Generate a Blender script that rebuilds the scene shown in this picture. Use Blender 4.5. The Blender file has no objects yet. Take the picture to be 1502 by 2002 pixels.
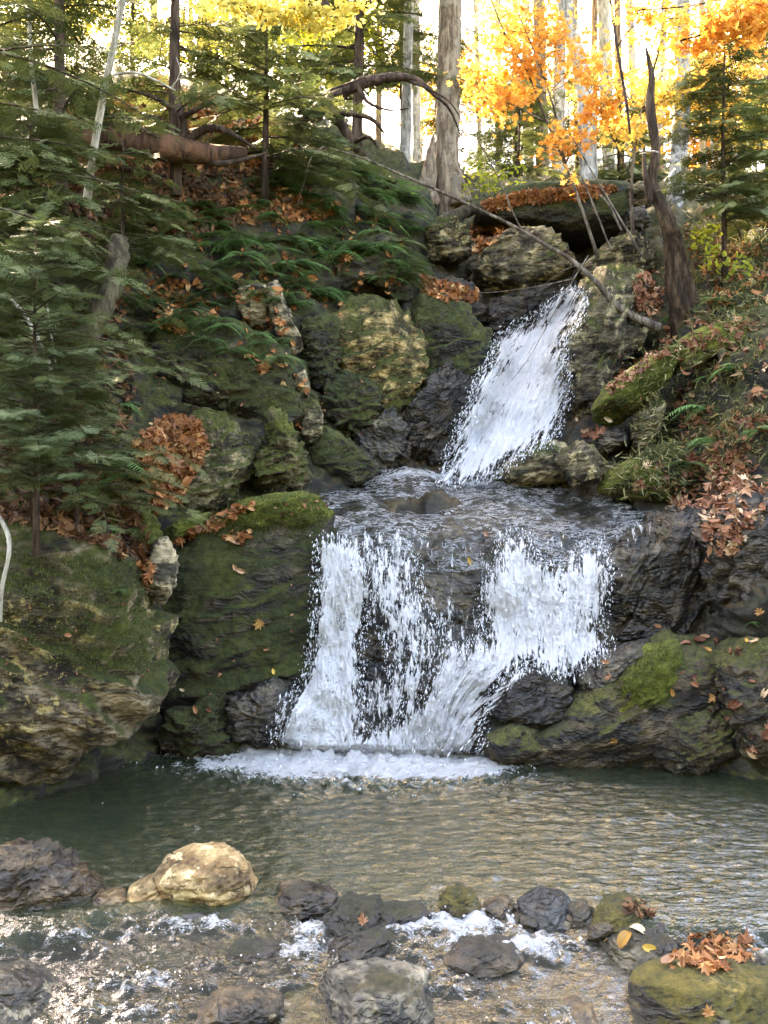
import bpy, math, random
import numpy as np
from mathutils import Vector

# ------------------------------------------------------------------ camera, sky, sun, exposure
SC = bpy.context.scene
R = math.radians
F, CX, HZ, CAMZ = 2000.0, 751.0, 900.0, 2.0      # focal length in photo pixels, centre column, horizon row, eye height

cam_data = bpy.data.cameras.new('camera')
cam = bpy.data.objects.new('camera', cam_data)
SC.collection.objects.link(cam)
SC.camera = cam
cam.location = (0, 0, CAMZ)
cam.rotation_euler = (R(90), 0, 0)
cam_data.sensor_fit = 'AUTO'
cam_data.sensor_width = 36.0
cam_data.lens = 36.0 * F / 2002.0
cam_data.shift_y = -(1001 - HZ) / 2002.0
cam_data.clip_start = 0.05
cam_data.clip_end = 500.0

SUN_EL, SUN_AZ = 37.0, -28.0                      # behind the falls, a little to the left
SUN_S, SKY_S, EXPO = 5.0, 0.15, 4.15
world = bpy.data.worlds.new('World')
SC.world = world
world.use_nodes = True
wn = world.node_tree
wn.nodes.clear()
sky = wn.nodes.new('ShaderNodeTexSky')
sky.sky_type = 'NISHITA'
sky.sun_disc = False
sky.sun_elevation = R(SUN_EL)
sky.sun_rotation = R(SUN_AZ)
sky.air_density = 1.0
sky.dust_density = 2.5
bg = wn.nodes.new('ShaderNodeBackground')
bg.inputs['Strength'].default_value = SKY_S
wo = wn.nodes.new('ShaderNodeOutputWorld')
wn.links.new(sky.outputs[0], bg.inputs[0])
wn.links.new(bg.outputs[0], wo.inputs[0])

sl = bpy.data.lights.new('sun', 'SUN')
sl.energy = SUN_S
sl.angle = R(0.6)
sl.color = (1.0, 0.92, 0.78)
so = bpy.data.objects.new('sun', sl)
SC.collection.objects.link(so)
SDIR = Vector((math.sin(R(SUN_AZ)) * math.cos(R(SUN_EL)), math.cos(R(SUN_AZ)) * math.cos(R(SUN_EL)), math.sin(R(SUN_EL))))
so.rotation_euler = (-SDIR).to_track_quat('-Z', 'Y').to_euler()
so.location = (0, 0, 20)

SC.view_settings.view_transform = 'Standard'
SC.view_settings.look = 'None'
SC.view_settings.exposure = EXPO
SC.view_settings.gamma = 1.0
SC.view_settings.use_curve_mapping = False
SC.view_settings.use_white_balance = True
SC.view_settings.white_balance_temperature = 9200
SC.view_settings.white_balance_tint = 16
SC.cycles.max_bounces = 8
SC.cycles.transparent_max_bounces = 16
SC.cycles.caustics_reflective = False
SC.cycles.caustics_refractive = False
SC.cycles.sample_clamp_indirect = 6.0

# ------------------------------------------------------------------ helpers
LMK = [('the pointed grey slab', 555, 610), ('the yellow lichen face', 720, 640), ('the round rim boulder', 860, 475), ('the arching dead trunk', 700, 200), ('the thin bough tip', 640, 300),
       ('the big leaf patch', 340, 590), ('the bright rim fern', 655, 500), ('the hanging moss stone', 610, 820), ('the short leaning mossy trunk', 200, 600), ('the pale leaning stem', 200, 230),
       ('the root tangle', 360, 300), ('the notched white stone', 590, 750), ('the leafy patch below the mound', 540, 410), ('the white birch stem', 65, 180), ('the reddish trunk', 495, 120), ('the yellow beech bough', 600, 40),
       ('the thick brown trunk', 880, 220), ('the mottled grey trunk', 1135, 200), ('the leaning dead snag', 1270, 200), ('the slim right hemlock', 1415, 300), ('the orange maple sapling', 1000, 200), ('the pale bare branch', 300, 155), ('the grey trunk behind the snag', 1325, 120)]
LMK2 = [('the golden boulder', 400, 1710), ('the slate blue stone', 1065, 1790), ('the leaf topped lip stone', 1210, 1800), ('the flat midstream stone', 700, 1850), ('the big mossy corner boulder', 1400, 1960),
        ('the two toned stone', 740, 1950), ('the craggy left rock', 60, 1720), ('the smooth corner boulder', 20, 1960), ('the small golden brown lip stone', 900, 1770), ('the orange brown lip stone', 600, 1770), ('the long dark drowned stone', 280, 1890), ('the stone with golden leaves', 1240, 1870)]
def where(px_, py_, L_=LMK):
    n, a, b = min(L_, key=lambda l: (l[1] - px_) ** 2 + (l[2] - py_) ** 2)
    dx, dy = px_ - a, py_ - b
    w = ('right of ' if dx > 0 else 'left of ') if abs(dx) > abs(dy) else ('below ' if dy > 0 else 'above ')
    return w + n

def P(px, py, Y):
    return np.array([(px - CX) / F * Y, Y, CAMZ + (HZ - py) / F * Y])

def PA(px, py, Y):
    return np.stack([(px - CX) / F * Y, Y + 0 * px, CAMZ + (HZ - py) / F * Y], -1)

_rs = np.random.RandomState(7)
_perm = _rs.permutation(256)
_perm = np.concatenate([_perm, _perm, _perm])
_grad = _rs.normal(size=(256, 3))
_grad /= np.linalg.norm(_grad, axis=1)[:, None]

def pn(Q):
    Q = np.asarray(Q, float)
    I = np.floor(Q).astype(np.int64)
    f = Q - I
    u = f * f * f * (f * (f * 6 - 15) + 10)
    I &= 255
    out = 0
    for dx in (0, 1):
        wx = u[:, 0] if dx else 1 - u[:, 0]
        hx = _perm[I[:, 0] + dx]
        for dy in (0, 1):
            wy = wx * (u[:, 1] if dy else 1 - u[:, 1])
            hy = _perm[hx + I[:, 1] + dy]
            for dz in (0, 1):
                w = wy * (u[:, 2] if dz else 1 - u[:, 2])
                g = _grad[_perm[(hy + I[:, 2] + dz) & 511] & 255]
                out = out + w * (g[:, 0] * (f[:, 0] - dx) + g[:, 1] * (f[:, 1] - dy) + g[:, 2] * (f[:, 2] - dz))
    return out

def fbm(Q, octs=4, gain=.5, ridge=False):
    a, s, o = 1.0, 1.0, 0.0
    Q = np.asarray(Q, float)
    for k in range(octs):
        n = pn(Q * s + 17.3 * k)
        if ridge:
            n = 0.5 - 2 * np.abs(n)
        o = o + a * n
        a *= gain
        s *= 2.03
    return o

def make_mesh(name, V, faces, mats, smooth=True, attrs=None, midx=None):
    V = np.ascontiguousarray(V, dtype=np.float32)
    if isinstance(faces, np.ndarray):
        faces = [faces]
    faces = [np.asarray(f, dtype=np.int32) for f in faces if len(f)]
    me = bpy.data.meshes.new(name)
    me.vertices.add(len(V))
    me.vertices.foreach_set('co', V.ravel())
    nl = sum(f.size for f in faces)
    nf = sum(len(f) for f in faces)
    me.loops.add(nl)
    me.loops.foreach_set('vertex_index', np.concatenate([f.ravel() for f in faces]))
    tot = np.concatenate([np.full(len(f), f.shape[1], np.int32) for f in faces])
    st = np.concatenate([[0], np.cumsum(tot)[:-1]]).astype(np.int32)
    me.polygons.add(nf)
    me.polygons.foreach_set('loop_start', st)
    me.polygons.foreach_set('loop_total', tot)
    me.polygons.foreach_set('use_smooth', np.full(nf, smooth, bool))
    if not isinstance(mats, (list, tuple)):
        mats = [mats]
    for m in mats:
        me.materials.append(m)
    if midx is not None:
        me.polygons.foreach_set('material_index', np.asarray(midx, np.int32))
    for k, a in (attrs or {}).items():
        at = me.attributes.new(k, 'FLOAT', 'POINT')
        at.data.foreach_set('value', np.ascontiguousarray(a, np.float32))
    me.update(calc_edges=True)
    me.validate()
    return me

def tag(o, label=None, cat=None, group=None, kind=None):
    if label: o['label'] = label
    if cat: o['category'] = cat
    if group: o['group'] = group
    if kind: o['kind'] = kind
    return o

def put(name, V, faces, mats, parent=None, origin=None, label=None, cat=None, group=None, kind=None, **kw):
    V = np.asarray(V, float)
    if parent is not None:
        org = np.array(parent['org'])
    elif origin is None:
        org = np.array([V[:, 0].mean(), V[:, 1].mean(), V[:, 2].min()])
    else:
        org = np.asarray(origin, float)
    o = bpy.data.objects.new(name, make_mesh(name, V - org, faces, mats, **kw))
    SC.collection.objects.link(o)
    if parent is not None:
        o.parent = parent
    else:
        o.location = org
    return tag(o, label, cat, group, kind)

def empty(name, loc, label, cat, group=None):
    o = bpy.data.objects.new(name, None)
    SC.collection.objects.link(o)
    o.location = tuple(loc)
    o['org'] = [float(v) for v in loc]
    return tag(o, label, cat, group)

class Geo:
    def __init__(s): s.V, s.F, s.n, s.A = [], {}, 0, []
    def add(s, V, faces, a=0.0):
        if not isinstance(faces, (list, tuple)): faces = [faces]
        s.V.append(V)
        for f in faces:
            s.F.setdefault(f.shape[1], []).append(f + s.n)
        s.A.append(np.full(len(V), a, float) if np.isscalar(a) else a)
        s.n += len(V)
    def out(s):
        return np.concatenate(s.V), [np.concatenate(f) for f in s.F.values()], np.concatenate(s.A)

def scatter(T, TF, pos, Rm, sc, tint):
    """many copies of one small shape as arrays"""
    k, n = len(pos), len(T)
    sc = np.asarray(sc, float)
    if sc.ndim == 1: sc = sc[:, None, None] * np.ones((1, 1, 3))
    else: sc = sc[:, None, :]
    V = np.einsum('kij,knj->kni', Rm, T[None] * sc) + pos[:, None, :]
    Fs = [(f[None] + (np.arange(k) * n)[:, None, None]).reshape(-1, f.shape[1]) for f in (TF if isinstance(TF, list) else [TF])]
    return V.reshape(-1, 3), Fs, np.repeat(tint, n)

def frames(nrm, ang):
    """rotation matrices whose z axis is nrm, spun by ang"""
    n = nrm / (np.linalg.norm(nrm, axis=1)[:, None] + 1e-9)
    h = np.where(np.abs(n[:, 2:3]) > .9, np.array([[1., 0, 0]]), np.array([[0, 0, 1.]]))
    x = np.cross(h, n); x /= np.linalg.norm(x, axis=1)[:, None] + 1e-9
    y = np.cross(n, x)
    c, s_ = np.cos(ang)[:, None], np.sin(ang)[:, None]
    return np.stack([x * c + y * s_, -x * s_ + y * c, n], -1)

def dir_frames(d, roll, up=(0, 0, 1)):
    """x axis along d, z towards up, rolled"""
    d = d / (np.linalg.norm(d, axis=1)[:, None] + 1e-9)
    up = np.broadcast_to(np.asarray(up, float), d.shape)
    y = np.cross(up, d); y /= np.linalg.norm(y, axis=1)[:, None] + 1e-6
    z = np.cross(d, y)
    c, s_ = np.cos(roll)[:, None], np.sin(roll)[:, None]
    return np.stack([d, y * c + z * s_, -y * s_ + z * c], -1)

def spline(pts, n):
    pts = np.asarray(pts, float)
    k = len(pts)
    if k == 2:
        t = np.linspace(0, 1, n)[:, None]
        return pts[0] * (1 - t) + pts[1] * t
    t = np.linspace(0, k - 1, n)
    i = np.clip(np.floor(t).astype(int), 0, k - 2)
    u = (t - i)[:, None]
    p0 = pts[np.clip(i - 1, 0, k - 1)]; p1 = pts[i]; p2 = pts[i + 1]; p3 = pts[np.clip(i + 2, 0, k - 1)]
    return .5 * (2 * p1 + (p2 - p0) * u + (2 * p0 - 5 * p1 + 4 * p2 - p3) * u**2 + (3 * p1 - p0 - 3 * p2 + p3) * u**3)

def tube(pts, rad, seg=10, rough=0.0, rs=3.0, seed=0.0, stretch=.25):
    pts = np.asarray(pts, float)
    n = len(pts)
    rad = np.interp(np.linspace(0, 1, n), np.linspace(0, 1, len(rad)), rad) if len(np.atleast_1d(rad)) != n else np.asarray(rad)
    T = np.gradient(pts, axis=0); T /= np.linalg.norm(T, axis=1)[:, None] + 1e-9
    ref = np.array([0.3, 1, 0.1]) if abs(T[:, 1].mean()) < .8 else np.array([0, 0.1, 1.])
    U = np.cross(T, ref); U /= np.linalg.norm(U, axis=1)[:, None]
    W = np.cross(T, U)
    a = np.linspace(0, 2 * np.pi, seg, endpoint=False)
    r = rad[:, None] * np.ones(seg)
    if rough:
        c, s_ = np.cos(a), np.sin(a)
        L = np.concatenate([[0], np.cumsum(np.linalg.norm(np.diff(pts, axis=0), axis=1))])
        Q = np.stack([np.broadcast_to(c * rs, (n, seg)), np.broadcast_to(s_ * rs, (n, seg)), np.broadcast_to((L * rs * stretch / max(rad.max(), .01))[:, None], (n, seg))], -1).reshape(-1, 3)
        r = r * (1 + rough * fbm(Q + seed, 3).reshape(n, seg) * 2)
    V = pts[:, None] + r[..., None] * (np.cos(a)[None, :, None] * U[:, None] + np.sin(a)[None, :, None] * W[:, None])
    V = np.concatenate([V.reshape(-1, 3), pts[:1], pts[-1:]])
    i = np.arange(n - 1)[:, None] * seg; j = np.arange(seg)[None]; j2 = (j + 1) % seg
    Q = np.stack([i + j, i + j2, i + seg + j2, i + seg + j], -1).reshape(-1, 4)
    jj = np.arange(seg); c0 = n * seg
    caps = np.concatenate([np.stack([jj * 0 + c0, (jj + 1) % seg, jj], -1), np.stack([jj * 0 + c0 + 1, (n - 1) * seg + jj, (n - 1) * seg + (jj + 1) % seg], -1)])
    return V, [Q, caps]

def grid_faces(nr, nc, keep=None):
    i = np.arange(nr - 1)[:, None] * nc; j = np.arange(nc - 1)[None]
    Q = np.stack([i + j, i + nc + j, i + nc + j + 1, i + j + 1], -1).reshape(-1, 4)
    if keep is not None:
        k = keep.ravel()
        Q = Q[k[Q].any(1)]
    return Q

def compact(V, Q, *attrs):
    used = np.zeros(len(V), bool); used[Q.ravel()] = True
    m = np.cumsum(used) - 1
    return (V[used], m[Q]) + tuple(a[used] for a in attrs)

def poly_sd(poly, X, Y):
    """signed distance to a polygon, positive inside"""
    poly = np.asarray(poly, float)
    x, y = X.ravel(), Y.ravel()
    d = np.full(x.shape, 1e18); ins = np.zeros(x.shape, bool)
    for k in range(len(poly)):
        a, b = poly[k], poly[(k + 1) % len(poly)]
        e = b - a
        t = np.clip(((x - a[0]) * e[0] + (y - a[1]) * e[1]) / (e @ e + 1e-9), 0, 1)
        d = np.minimum(d, (x - a[0] - t * e[0])**2 + (y - a[1] - t * e[1])**2)
        c = ((a[1] > y) != (b[1] > y))
        ins ^= c & (x < (b[0] - a[0]) * (y - a[1]) / (b[1] - a[1] + 1e-12) + a[0])
    d = np.sqrt(d)
    return np.where(ins, d, -d).reshape(X.shape)

def in_poly_pts(poly, n, rs):
    poly = np.asarray(poly, float)
    out = []
    lo, hi = poly.min(0), poly.max(0)
    tot = 0
    while tot < n:
        q = lo + rs.rand(n * 2, 2) * (hi - lo)
        q = q[poly_sd(poly, q[:, 0], q[:, 1]) > 0]
        out.append(q); tot += len(q)
    return np.concatenate(out)[:n]

def rbf(ctrl, X, Y):
    c = np.asarray(ctrl, float)
    s = 1 / 1000.
    A = np.hypot(c[:, 0, None] - c[None, :, 0], c[:, 1, None] - c[None, :, 1]) * s
    n = len(c)
    Pm = np.stack([np.ones(n), c[:, 0] * s, c[:, 1] * s], 1)
    M = np.block([[A + np.eye(n) * -1e-3, Pm], [Pm.T, np.zeros((3, 3))]])
    w = np.linalg.solve(M, np.concatenate([np.log(c[:, 2]), np.zeros(3)]))
    x, y = X.ravel(), Y.ravel()
    o = w[n] + w[n + 1] * x * s + w[n + 2] * y * s
    for k in range(n):
        o = o + w[k] * np.hypot(x - c[k, 0], y - c[k, 1]) * s
    return np.exp(o).reshape(X.shape)

# ------------------------------------------------------------------ materials
def new_mat(name):
    m = bpy.data.materials.new(name)
    m.use_nodes = True
    m.node_tree.nodes.clear()
    return m, m.node_tree

class NT:
    """tiny node helper"""
    def __init__(s, name):
        s.m, s.t = new_mat(name)
        s.out = s.n('ShaderNodeOutputMaterial')
        tc = s.n('ShaderNodeTexCoord'); s.co = tc.outputs['Object']
        g = s.n('ShaderNodeNewGeometry'); s.nrm = g.outputs['Normal']; s.pos = g.outputs['Position']
        s.rnd = g.outputs['Random Per Island']
    def n(s, t, **kw):
        o = s.t.nodes.new(t)
        for k, v in kw.items(): setattr(o, k, v)
        return o
    def l(s, a, b): s.t.links.new(a, b)
    def setin(s, node, i, v):
        if v is None: return
        if hasattr(v, 'is_linked') or hasattr(v, 'links'): s.l(v, node.inputs[i])
        else: node.inputs[i].default_value = v
    def noise(s, scale, detail=4, rough=.55, vec=None, dist=0.0):
        o = s.n('ShaderNodeTexNoise'); s.l(vec or s.pos, o.inputs['Vector'])
        o.inputs['Scale'].default_value = scale; o.inputs['Detail'].default_value = detail
        o.inputs['Roughness'].default_value = rough; o.inputs['Distortion'].default_value = dist
        return o.outputs['Fac']
    def vor(s, scale, vec=None, feature='F1', out='Distance', rand=1.0):
        o = s.n('ShaderNodeTexVoronoi', feature=feature); s.l(vec or s.pos, o.inputs['Vector'])
        o.inputs['Scale'].default_value = scale; o.inputs['Randomness'].default_value = rand
        return o.outputs[out]
    def mapv(s, scale=(1, 1, 1), rot=(0, 0, 0), vec=None):
        o = s.n('ShaderNodeMapping'); s.l(vec or s.pos, o.inputs['Vector'])
        o.inputs['Scale'].default_value = scale; o.inputs['Rotation'].default_value = rot
        return o.outputs[0]
    def ramp(s, fac, stops):
        o = s.n('ShaderNodeValToRGB'); s.l(fac, o.inputs[0])
        e = o.color_ramp.elements
        while len(e) < len(stops): e.new(0.5)
        for k, (p, c) in enumerate(stops):
            e[k].position = p
            c = (c, c, c) if np.isscalar(c) else c
            e[k].color = (*c[:3], 1)
        return o.outputs[0]
    def step(s, fac, a, b):
        o = s.n('ShaderNodeMapRange', clamp=True, interpolation_type='SMOOTHSTEP'); s.l(fac, o.inputs[0])
        o.inputs[1].default_value = a; o.inputs[2].default_value = b
        return o.outputs[0]
    def math(s, op, a, b=None, c=None):
        o = s.n('ShaderNodeMath', operation=op)
        for i, v in enumerate((a, b, c)): s.setin(o, i, v)
        return o.outputs[0]
    def mix(s, fac, a, b, mode='MIX'):
        o = s.n('ShaderNodeMixRGB', blend_type=mode)
        for i, v in enumerate((fac, a, b)):
            if v is not None and not hasattr(v, 'links') and not np.isscalar(v): v = (*v[:3], 1)
            s.setin(o, i, v)
        return o.outputs[0]
    def bump(s, h, strength=.5, dist=.02, nrm=None):
        o = s.n('ShaderNodeBump'); s.l(h, o.inputs['Height'])
        o.inputs['Strength'].default_value = strength; o.inputs['Distance'].default_value = dist
        if nrm is not None: s.l(nrm, o.inputs['Normal'])
        return o.outputs[0]
    def attr(s, name):
        o = s.n('ShaderNodeAttribute'); o.attribute_name = name
        return o.outputs['Fac']
    def sep(s, v, i):
        o = s.n('ShaderNodeSeparateXYZ'); s.l(v, o.inputs[0]); return o.outputs[i]
    def bsdf(s, col, rough=.8, nrm=None, spec=.5, trans=None, tw=0.4):
        b = s.n('ShaderNodeBsdfPrincipled')
        for k, v in (('Base Color', col), ('Roughness', rough), ('Specular IOR Level', spec)):
            if not hasattr(v, 'links') and not np.isscalar(v): v = (*v[:3], 1)
            s.setin(b, k, v)
        if nrm is not None: s.l(nrm, b.inputs['Normal'])
        o = b.outputs[0]
        if trans is not None:
            t = s.n('ShaderNodeBsdfTranslucent')
            s.setin(t, 'Color', trans if hasattr(trans, 'links') else (*trans[:3], 1))
            x = s.n('ShaderNodeMixShader'); x.inputs[0].default_value = tw
            s.l(o, x.inputs[1]); s.l(t.outputs[0], x.inputs[2]); o = x.outputs[0]
        return o
    def done(s, sh):
        s.l(sh, s.out.inputs['Surface']); return s.m

MATS = {}
def rock_mat(name, dark, light, moss=.5, mk=.60, lk=.50, mossc=(.055, .075, .012), lichen=.2, lichc=(.42, .42, .33), wet=0.0, strata=(0.3, 0.2), sc=1.0, tan=None, tanw=0.0, water=None):
    if name in MATS: return MATS[name]
    wk = (1.18, 1.0, .70)
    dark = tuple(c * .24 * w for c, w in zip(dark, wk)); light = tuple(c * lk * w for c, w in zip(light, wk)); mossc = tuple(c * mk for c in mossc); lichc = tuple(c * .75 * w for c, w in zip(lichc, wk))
    if tan is not None: tan = tuple(c * .8 for c in tan)
    k = NT(name)
    lay = k.mapv((2.2 * sc, 2.2 * sc, 11 * sc), (strata[0], strata[1], 0))
    n1 = k.noise(1.0, 8, .62, lay, .6)
    n2 = k.noise(7 * sc, 9, .68)
    mixn = k.math('ADD', k.math('MULTIPLY', n1, .55), k.math('MULTIPLY', n2, .5))
    col = k.ramp(mixn, [(.38, tuple(c * .35 for c in dark)), (.48, dark), (.57, light), (.67, tuple(min(c * 1.7, .8) for c in light))])
    if tan is not None:
        col = k.mix(k.math('MULTIPLY', k.step(k.noise(3.2 * sc, 6, .6), .46, .60), tanw), col, tan)
    # cracks that follow the layering
    cn = k.noise(1.0, 4, .6, k.mapv((1.6 * sc, 1.6 * sc, 6 * sc), (strata[0] + .2, strata[1], .3)), 1.2)
    crm = k.step(k.math('ABSOLUTE', k.math('SUBTRACT', cn, .5)), .0, .012)
    crm = k.math('MAXIMUM', crm, k.step(n2, .48, .56))
    col = k.mix(crm, tuple(c * .3 for c in dark), col)
    col = k.mix(k.math('MULTIPLY', k.step(k.noise(1.6 * sc, 5, .6, k.mapv((1, 1, .45)), .8), .44, .60), .70), col, tuple(c * .45 for c in dark))
    cc = k.vor(11 * sc, k.mapv((1, 1, 2.2), (strata[0], strata[1], .2)), 'F1', 'Color')
    col = k.mix(.55, col, k.ramp(k.sep(cc, 0), [(0, .45), (1, 1.55)]), 'MULTIPLY')
    # lichen
    lf = k.noise(9 * sc, 8, .72)
    lm = k.math('MULTIPLY', k.step(lf, .62 - .16 * lichen, .66 - .16 * lichen), k.step(k.noise(1.7 * sc, 2), .45, .55))
    if lichen > 0:
        col = k.mix(k.math('MULTIPLY', lm, min(1, lichen * 2)), col, lichc)
    # moss on what faces up
    up = k.sep(k.nrm, 2)
    mn = k.noise(2.3 * sc, 8, .65)
    mf = k.math('ADD', k.math('MULTIPLY', up, .40), k.math('ADD', k.math('MULTIPLY', mn, 1.5), moss - 1.25))
    mf = k.step(mf, 0.0, .22)
    mv = k.noise(24, 7, .7)
    mcol = k.ramp(k.math('ADD', k.math('MULTIPLY', mv, .6), k.math('MULTIPLY', k.noise(3.1, 3), .4)),
                  [(.32, tuple(c * .30 for c in mossc)), (.47, mossc), (.60, tuple(min(1, c * f) for c, f in zip(mossc, (2.3, 2.0, 1.8)))), (.72, tuple(min(1, c * f) for c, f in zip(mossc, (3.8, 3.0, 3.2))))])
    col = k.mix(mf, col, mcol)
    h = k.math('ADD', k.math('MULTIPLY', mixn, .8), k.math('MULTIPLY', crm, .12))
    fine = k.noise(60, 6, .75)
    hh = k.math('ADD', h, k.math('ADD', k.math('MULTIPLY', fine, .10), k.math('MULTIPLY', k.math('MULTIPLY', mf, mv), .35)))
    nz_ = k.n('ShaderNodeTexNoise'); k.l(k.pos, nz_.inputs['Vector']); nz_.inputs['Scale'].default_value = 5 * sc; nz_.inputs['Detail'].default_value = 5
    wv = k.n('ShaderNodeVectorMath', operation='MULTIPLY_ADD'); k.l(nz_.outputs['Color'], wv.inputs[0]); wv.inputs[1].default_value = (.16, .16, .16); k.l(k.pos, wv.inputs[2])
    lv = k.mapv((1, 1, 2.6), (strata[0], strata[1], .5), wv.outputs[0])
    chip = k.math('ADD', k.math('MULTIPLY', k.vor(6 * sc, lv), .55), k.math('MULTIPLY', k.vor(19 * sc, lv), .28))
    hh = k.math('ADD', hh, k.math('MULTIPLY', chip, k.math('SUBTRACT', 1.0, k.math('MULTIPLY', mf, .7))))
    nb = k.bump(hh, 1.0, .055)
    rbase = .82 - .62 * wet
    rg = k.math('ADD', rbase, k.math('MULTIPLY', mf, (1 - rbase) * .9))
    if wet > .3:
        rg = k.math('ADD', rg, k.math('MULTIPLY', k.step(k.noise(5, 5), .42, .62), .25))
    MATS[name] = k.done(k.bsdf(col, rg, nb, .35 + .35 * wet))
    return MATS[name]

def bark_mat(name, dark, light, patch=None, pw=.4, sc=1.0):
    if name in MATS: return MATS[name]
    k = NT(name)
    v = k.mapv((16 * sc, 16 * sc, 3.0 * sc))
    n = k.noise(1, 8, .7, v, .4)
    col = k.ramp(n, [(.3, tuple(c * .4 for c in dark)), (.45, dark), (.6, light), (.8, tuple(min(1, c * 1.5) for c in light))])
    if patch is not None:
        col = k.mix(k.math('MULTIPLY', k.step(k.noise(5 * sc, 6, .65), .5, .58), pw), col, patch)
    MATS[name] = k.done(k.bsdf(col, .9, k.bump(k.math('ADD', n, k.math('MULTIPLY', k.noise(60), .2)), .9, .03), .2))
    return MATS[name]

def leaf_mat(name, stops, trans=1.0, tw=.45, rough=.55):
    """colour per leaf from the attribute tint"""
    if name in MATS: return MATS[name]
    k = NT(name)
    t = k.attr('tint')
    c = k.ramp(t, stops)
    c = k.mix(.25, c, k.ramp(k.noise(30, 3), [(.3, .35), (.7, 1.0)]), 'MULTIPLY')
    tr = k.mix(1.0, c, (trans, trans, trans * .9), 'MULTIPLY')
    MATS[name] = k.done(k.bsdf(c, rough, None, .35, tr, tw))
    return MATS[name]
# ------------------------------------------------------------------ ground sheet
GC = [
 (-900,1500,4.6),(-900,1000,5.2),(-900,500,6.5),(-900,250,8.5),(-900,150,10),
 (-450,1550,5.2),(-450,1000,5.9),(-450,600,7.0),(-450,300,9.3),(-450,180,10.5),
 (0,1560,6.1),(0,1250,6.3),(0,1000,6.6),(0,800,7.1),(0,600,7.7),(0,400,8.6),(0,260,9.8),(0,160,11.5),
 (200,1500,6.6),(200,1250,6.8),(200,1000,7.1),(200,800,7.7),(200,600,8.4),(200,400,9.3),(200,260,10.2),(200,170,11.5),
 (330,1460,7.3),(400,1200,7.7),(400,1000,8.0),(400,850,8.5),(400,650,9.1),(400,450,9.7),(400,330,10.4),(400,200,11.5),
 (550,1450,7.6),(600,1100,7.9),(600,960,8.4),(600,800,9.1),(600,600,9.7),(600,450,10.2),(600,330,11.2),(600,270,12.2),
 (700,1450,7.8),(750,1060,8.1),(750,950,9.2),(750,850,10.0),(750,700,10.3),(750,600,10.5),(780,500,10.8),(780,420,11.6),(760,340,13),(700,290,13.4),
 (900,1450,7.8),(900,1070,8.1),(900,950,9.2),(900,850,10.6),(900,700,11.2),(900,600,11.6),(900,500,12.2),(900,430,13.2),(900,385,14.5),
 (1000,930,9.4),(1000,820,10.1),(1040,720,10.6),(1090,640,11.3),(1125,580,12.0),(1130,500,12.8),(1100,420,13.4),(1080,375,15),
 (1050,1070,8.1),(1200,1070,8.0),(1150,1300,7.7),(1100,1450,7.5),
 (1200,900,9.2),(1230,750,10.4),(1230,600,10.9),(1250,480,12.0),(1230,420,13.2),(1220,375,15),
 (1350,950,8.1),(1350,800,9.1),(1350,650,9.8),(1350,520,10.8),(1380,440,12.2),(1380,390,14),
 (1350,1200,7.4),(1350,1490,7.0),
 (1500,1490,6.6),(1500,1200,6.8),(1500,1000,7.3),(1500,800,8.0),(1500,620,8.9),(1500,480,10.6),(1500,400,13),
 (1900,1550,5.4),(1900,1100,6.0),(1900,750,7.2),(1900,520,9.0),(1900,400,11.5),(1900,340,14),
 (2500,1600,4.6),(2500,1100,5.2),(2500,600,7.5),(2500,350,11),
]
TOPX = [-900, 0, 250, 430, 560, 700, 800, 900, 1200, 1400, 1900, 2500]
TOPY = [ 150, 165, 175, 205, 265, 290, 335, 372, 362, 380, 330, 310]
BED = -0.34
px = np.arange(-900, 2504, 5.0)
nc = len(px)
top = np.interp(px, TOPX, TOPY)
s = np.linspace(0, 1, 380)
bot = 2100.0
rows_py = top[None] + (bot - top[None]) * s[:, None]
PX = np.broadcast_to(px, rows_py.shape)
Yb = rbf(GC, PX, rows_py)
bedY = np.where(rows_py > 905, (CAMZ - BED) * F / np.maximum(rows_py - 900, 5), 1e9)
def smin(a, b, k):
    h = np.clip(.5 + .5 * (b - a) / k, 0, 1)
    return b * (1 - h) + a * h - k * h * (1 - h)
Yg = smin(Yb, np.minimum(bedY, 60), .12)
near = bedY < Yb
# near rows to below the camera
ext = np.array([2250, 2500, 3000, 4000, 6500, 12000.])
Yn = (CAMZ - BED) * F / (ext - 900)
E_py = np.repeat(ext[:, None], nc, 1); E_Y = np.repeat(Yn[:, None], nc, 1)
# far hillside behind the rim
t = np.linspace(0, 1, 91)[1:][::-1]
Ytop = Yg[0]
H_Y = Ytop[None] * (70 / Ytop[None]) ** t[:, None]
H_py = top[None] - 55 * t[:, None] ** .8 * (1 - .3 * t[:, None])
AY = np.concatenate([H_Y, Yg, E_Y]); APY = np.concatenate([H_py, rows_py, E_py]); APX = np.broadcast_to(px, AY.shape)
G = PA(APX, APY, AY)
isbed = np.concatenate([np.zeros_like(H_Y), np.clip((Yb - bedY) / .3, 0, 1), np.ones_like(E_Y)]).ravel()
nr = AY.shape[0]
Gf = G.reshape(-1, 3)
def grid_normals(G):
    du = np.gradient(G, axis=1); dv = np.gradient(G, axis=0)
    n = np.cross(dv, du); n /= np.linalg.norm(n, axis=-1)[..., None] + 1e-9
    return n
N = grid_normals(G).reshape(-1, 3)
N *= np.where(N[:, 2:3] + -.6 * N[:, 1:2] < 0, -1, 1)
big = fbm(Gf * np.array([1.1, 1.1, 1.5]), 5, .55)
rid = fbm(Gf * 2.2 + 31, 5, .55, ridge=True)
amp = 1 - isbed
dist = Gf[:, 1]
disp = amp * (big * .34 + rid * .13) + isbed * fbm(Gf * 5, 3) * .05
disp *= np.where(dist > 16, .5, 1)
Gf = Gf + N * disp[:, None]
ground_attr = isbed
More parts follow.
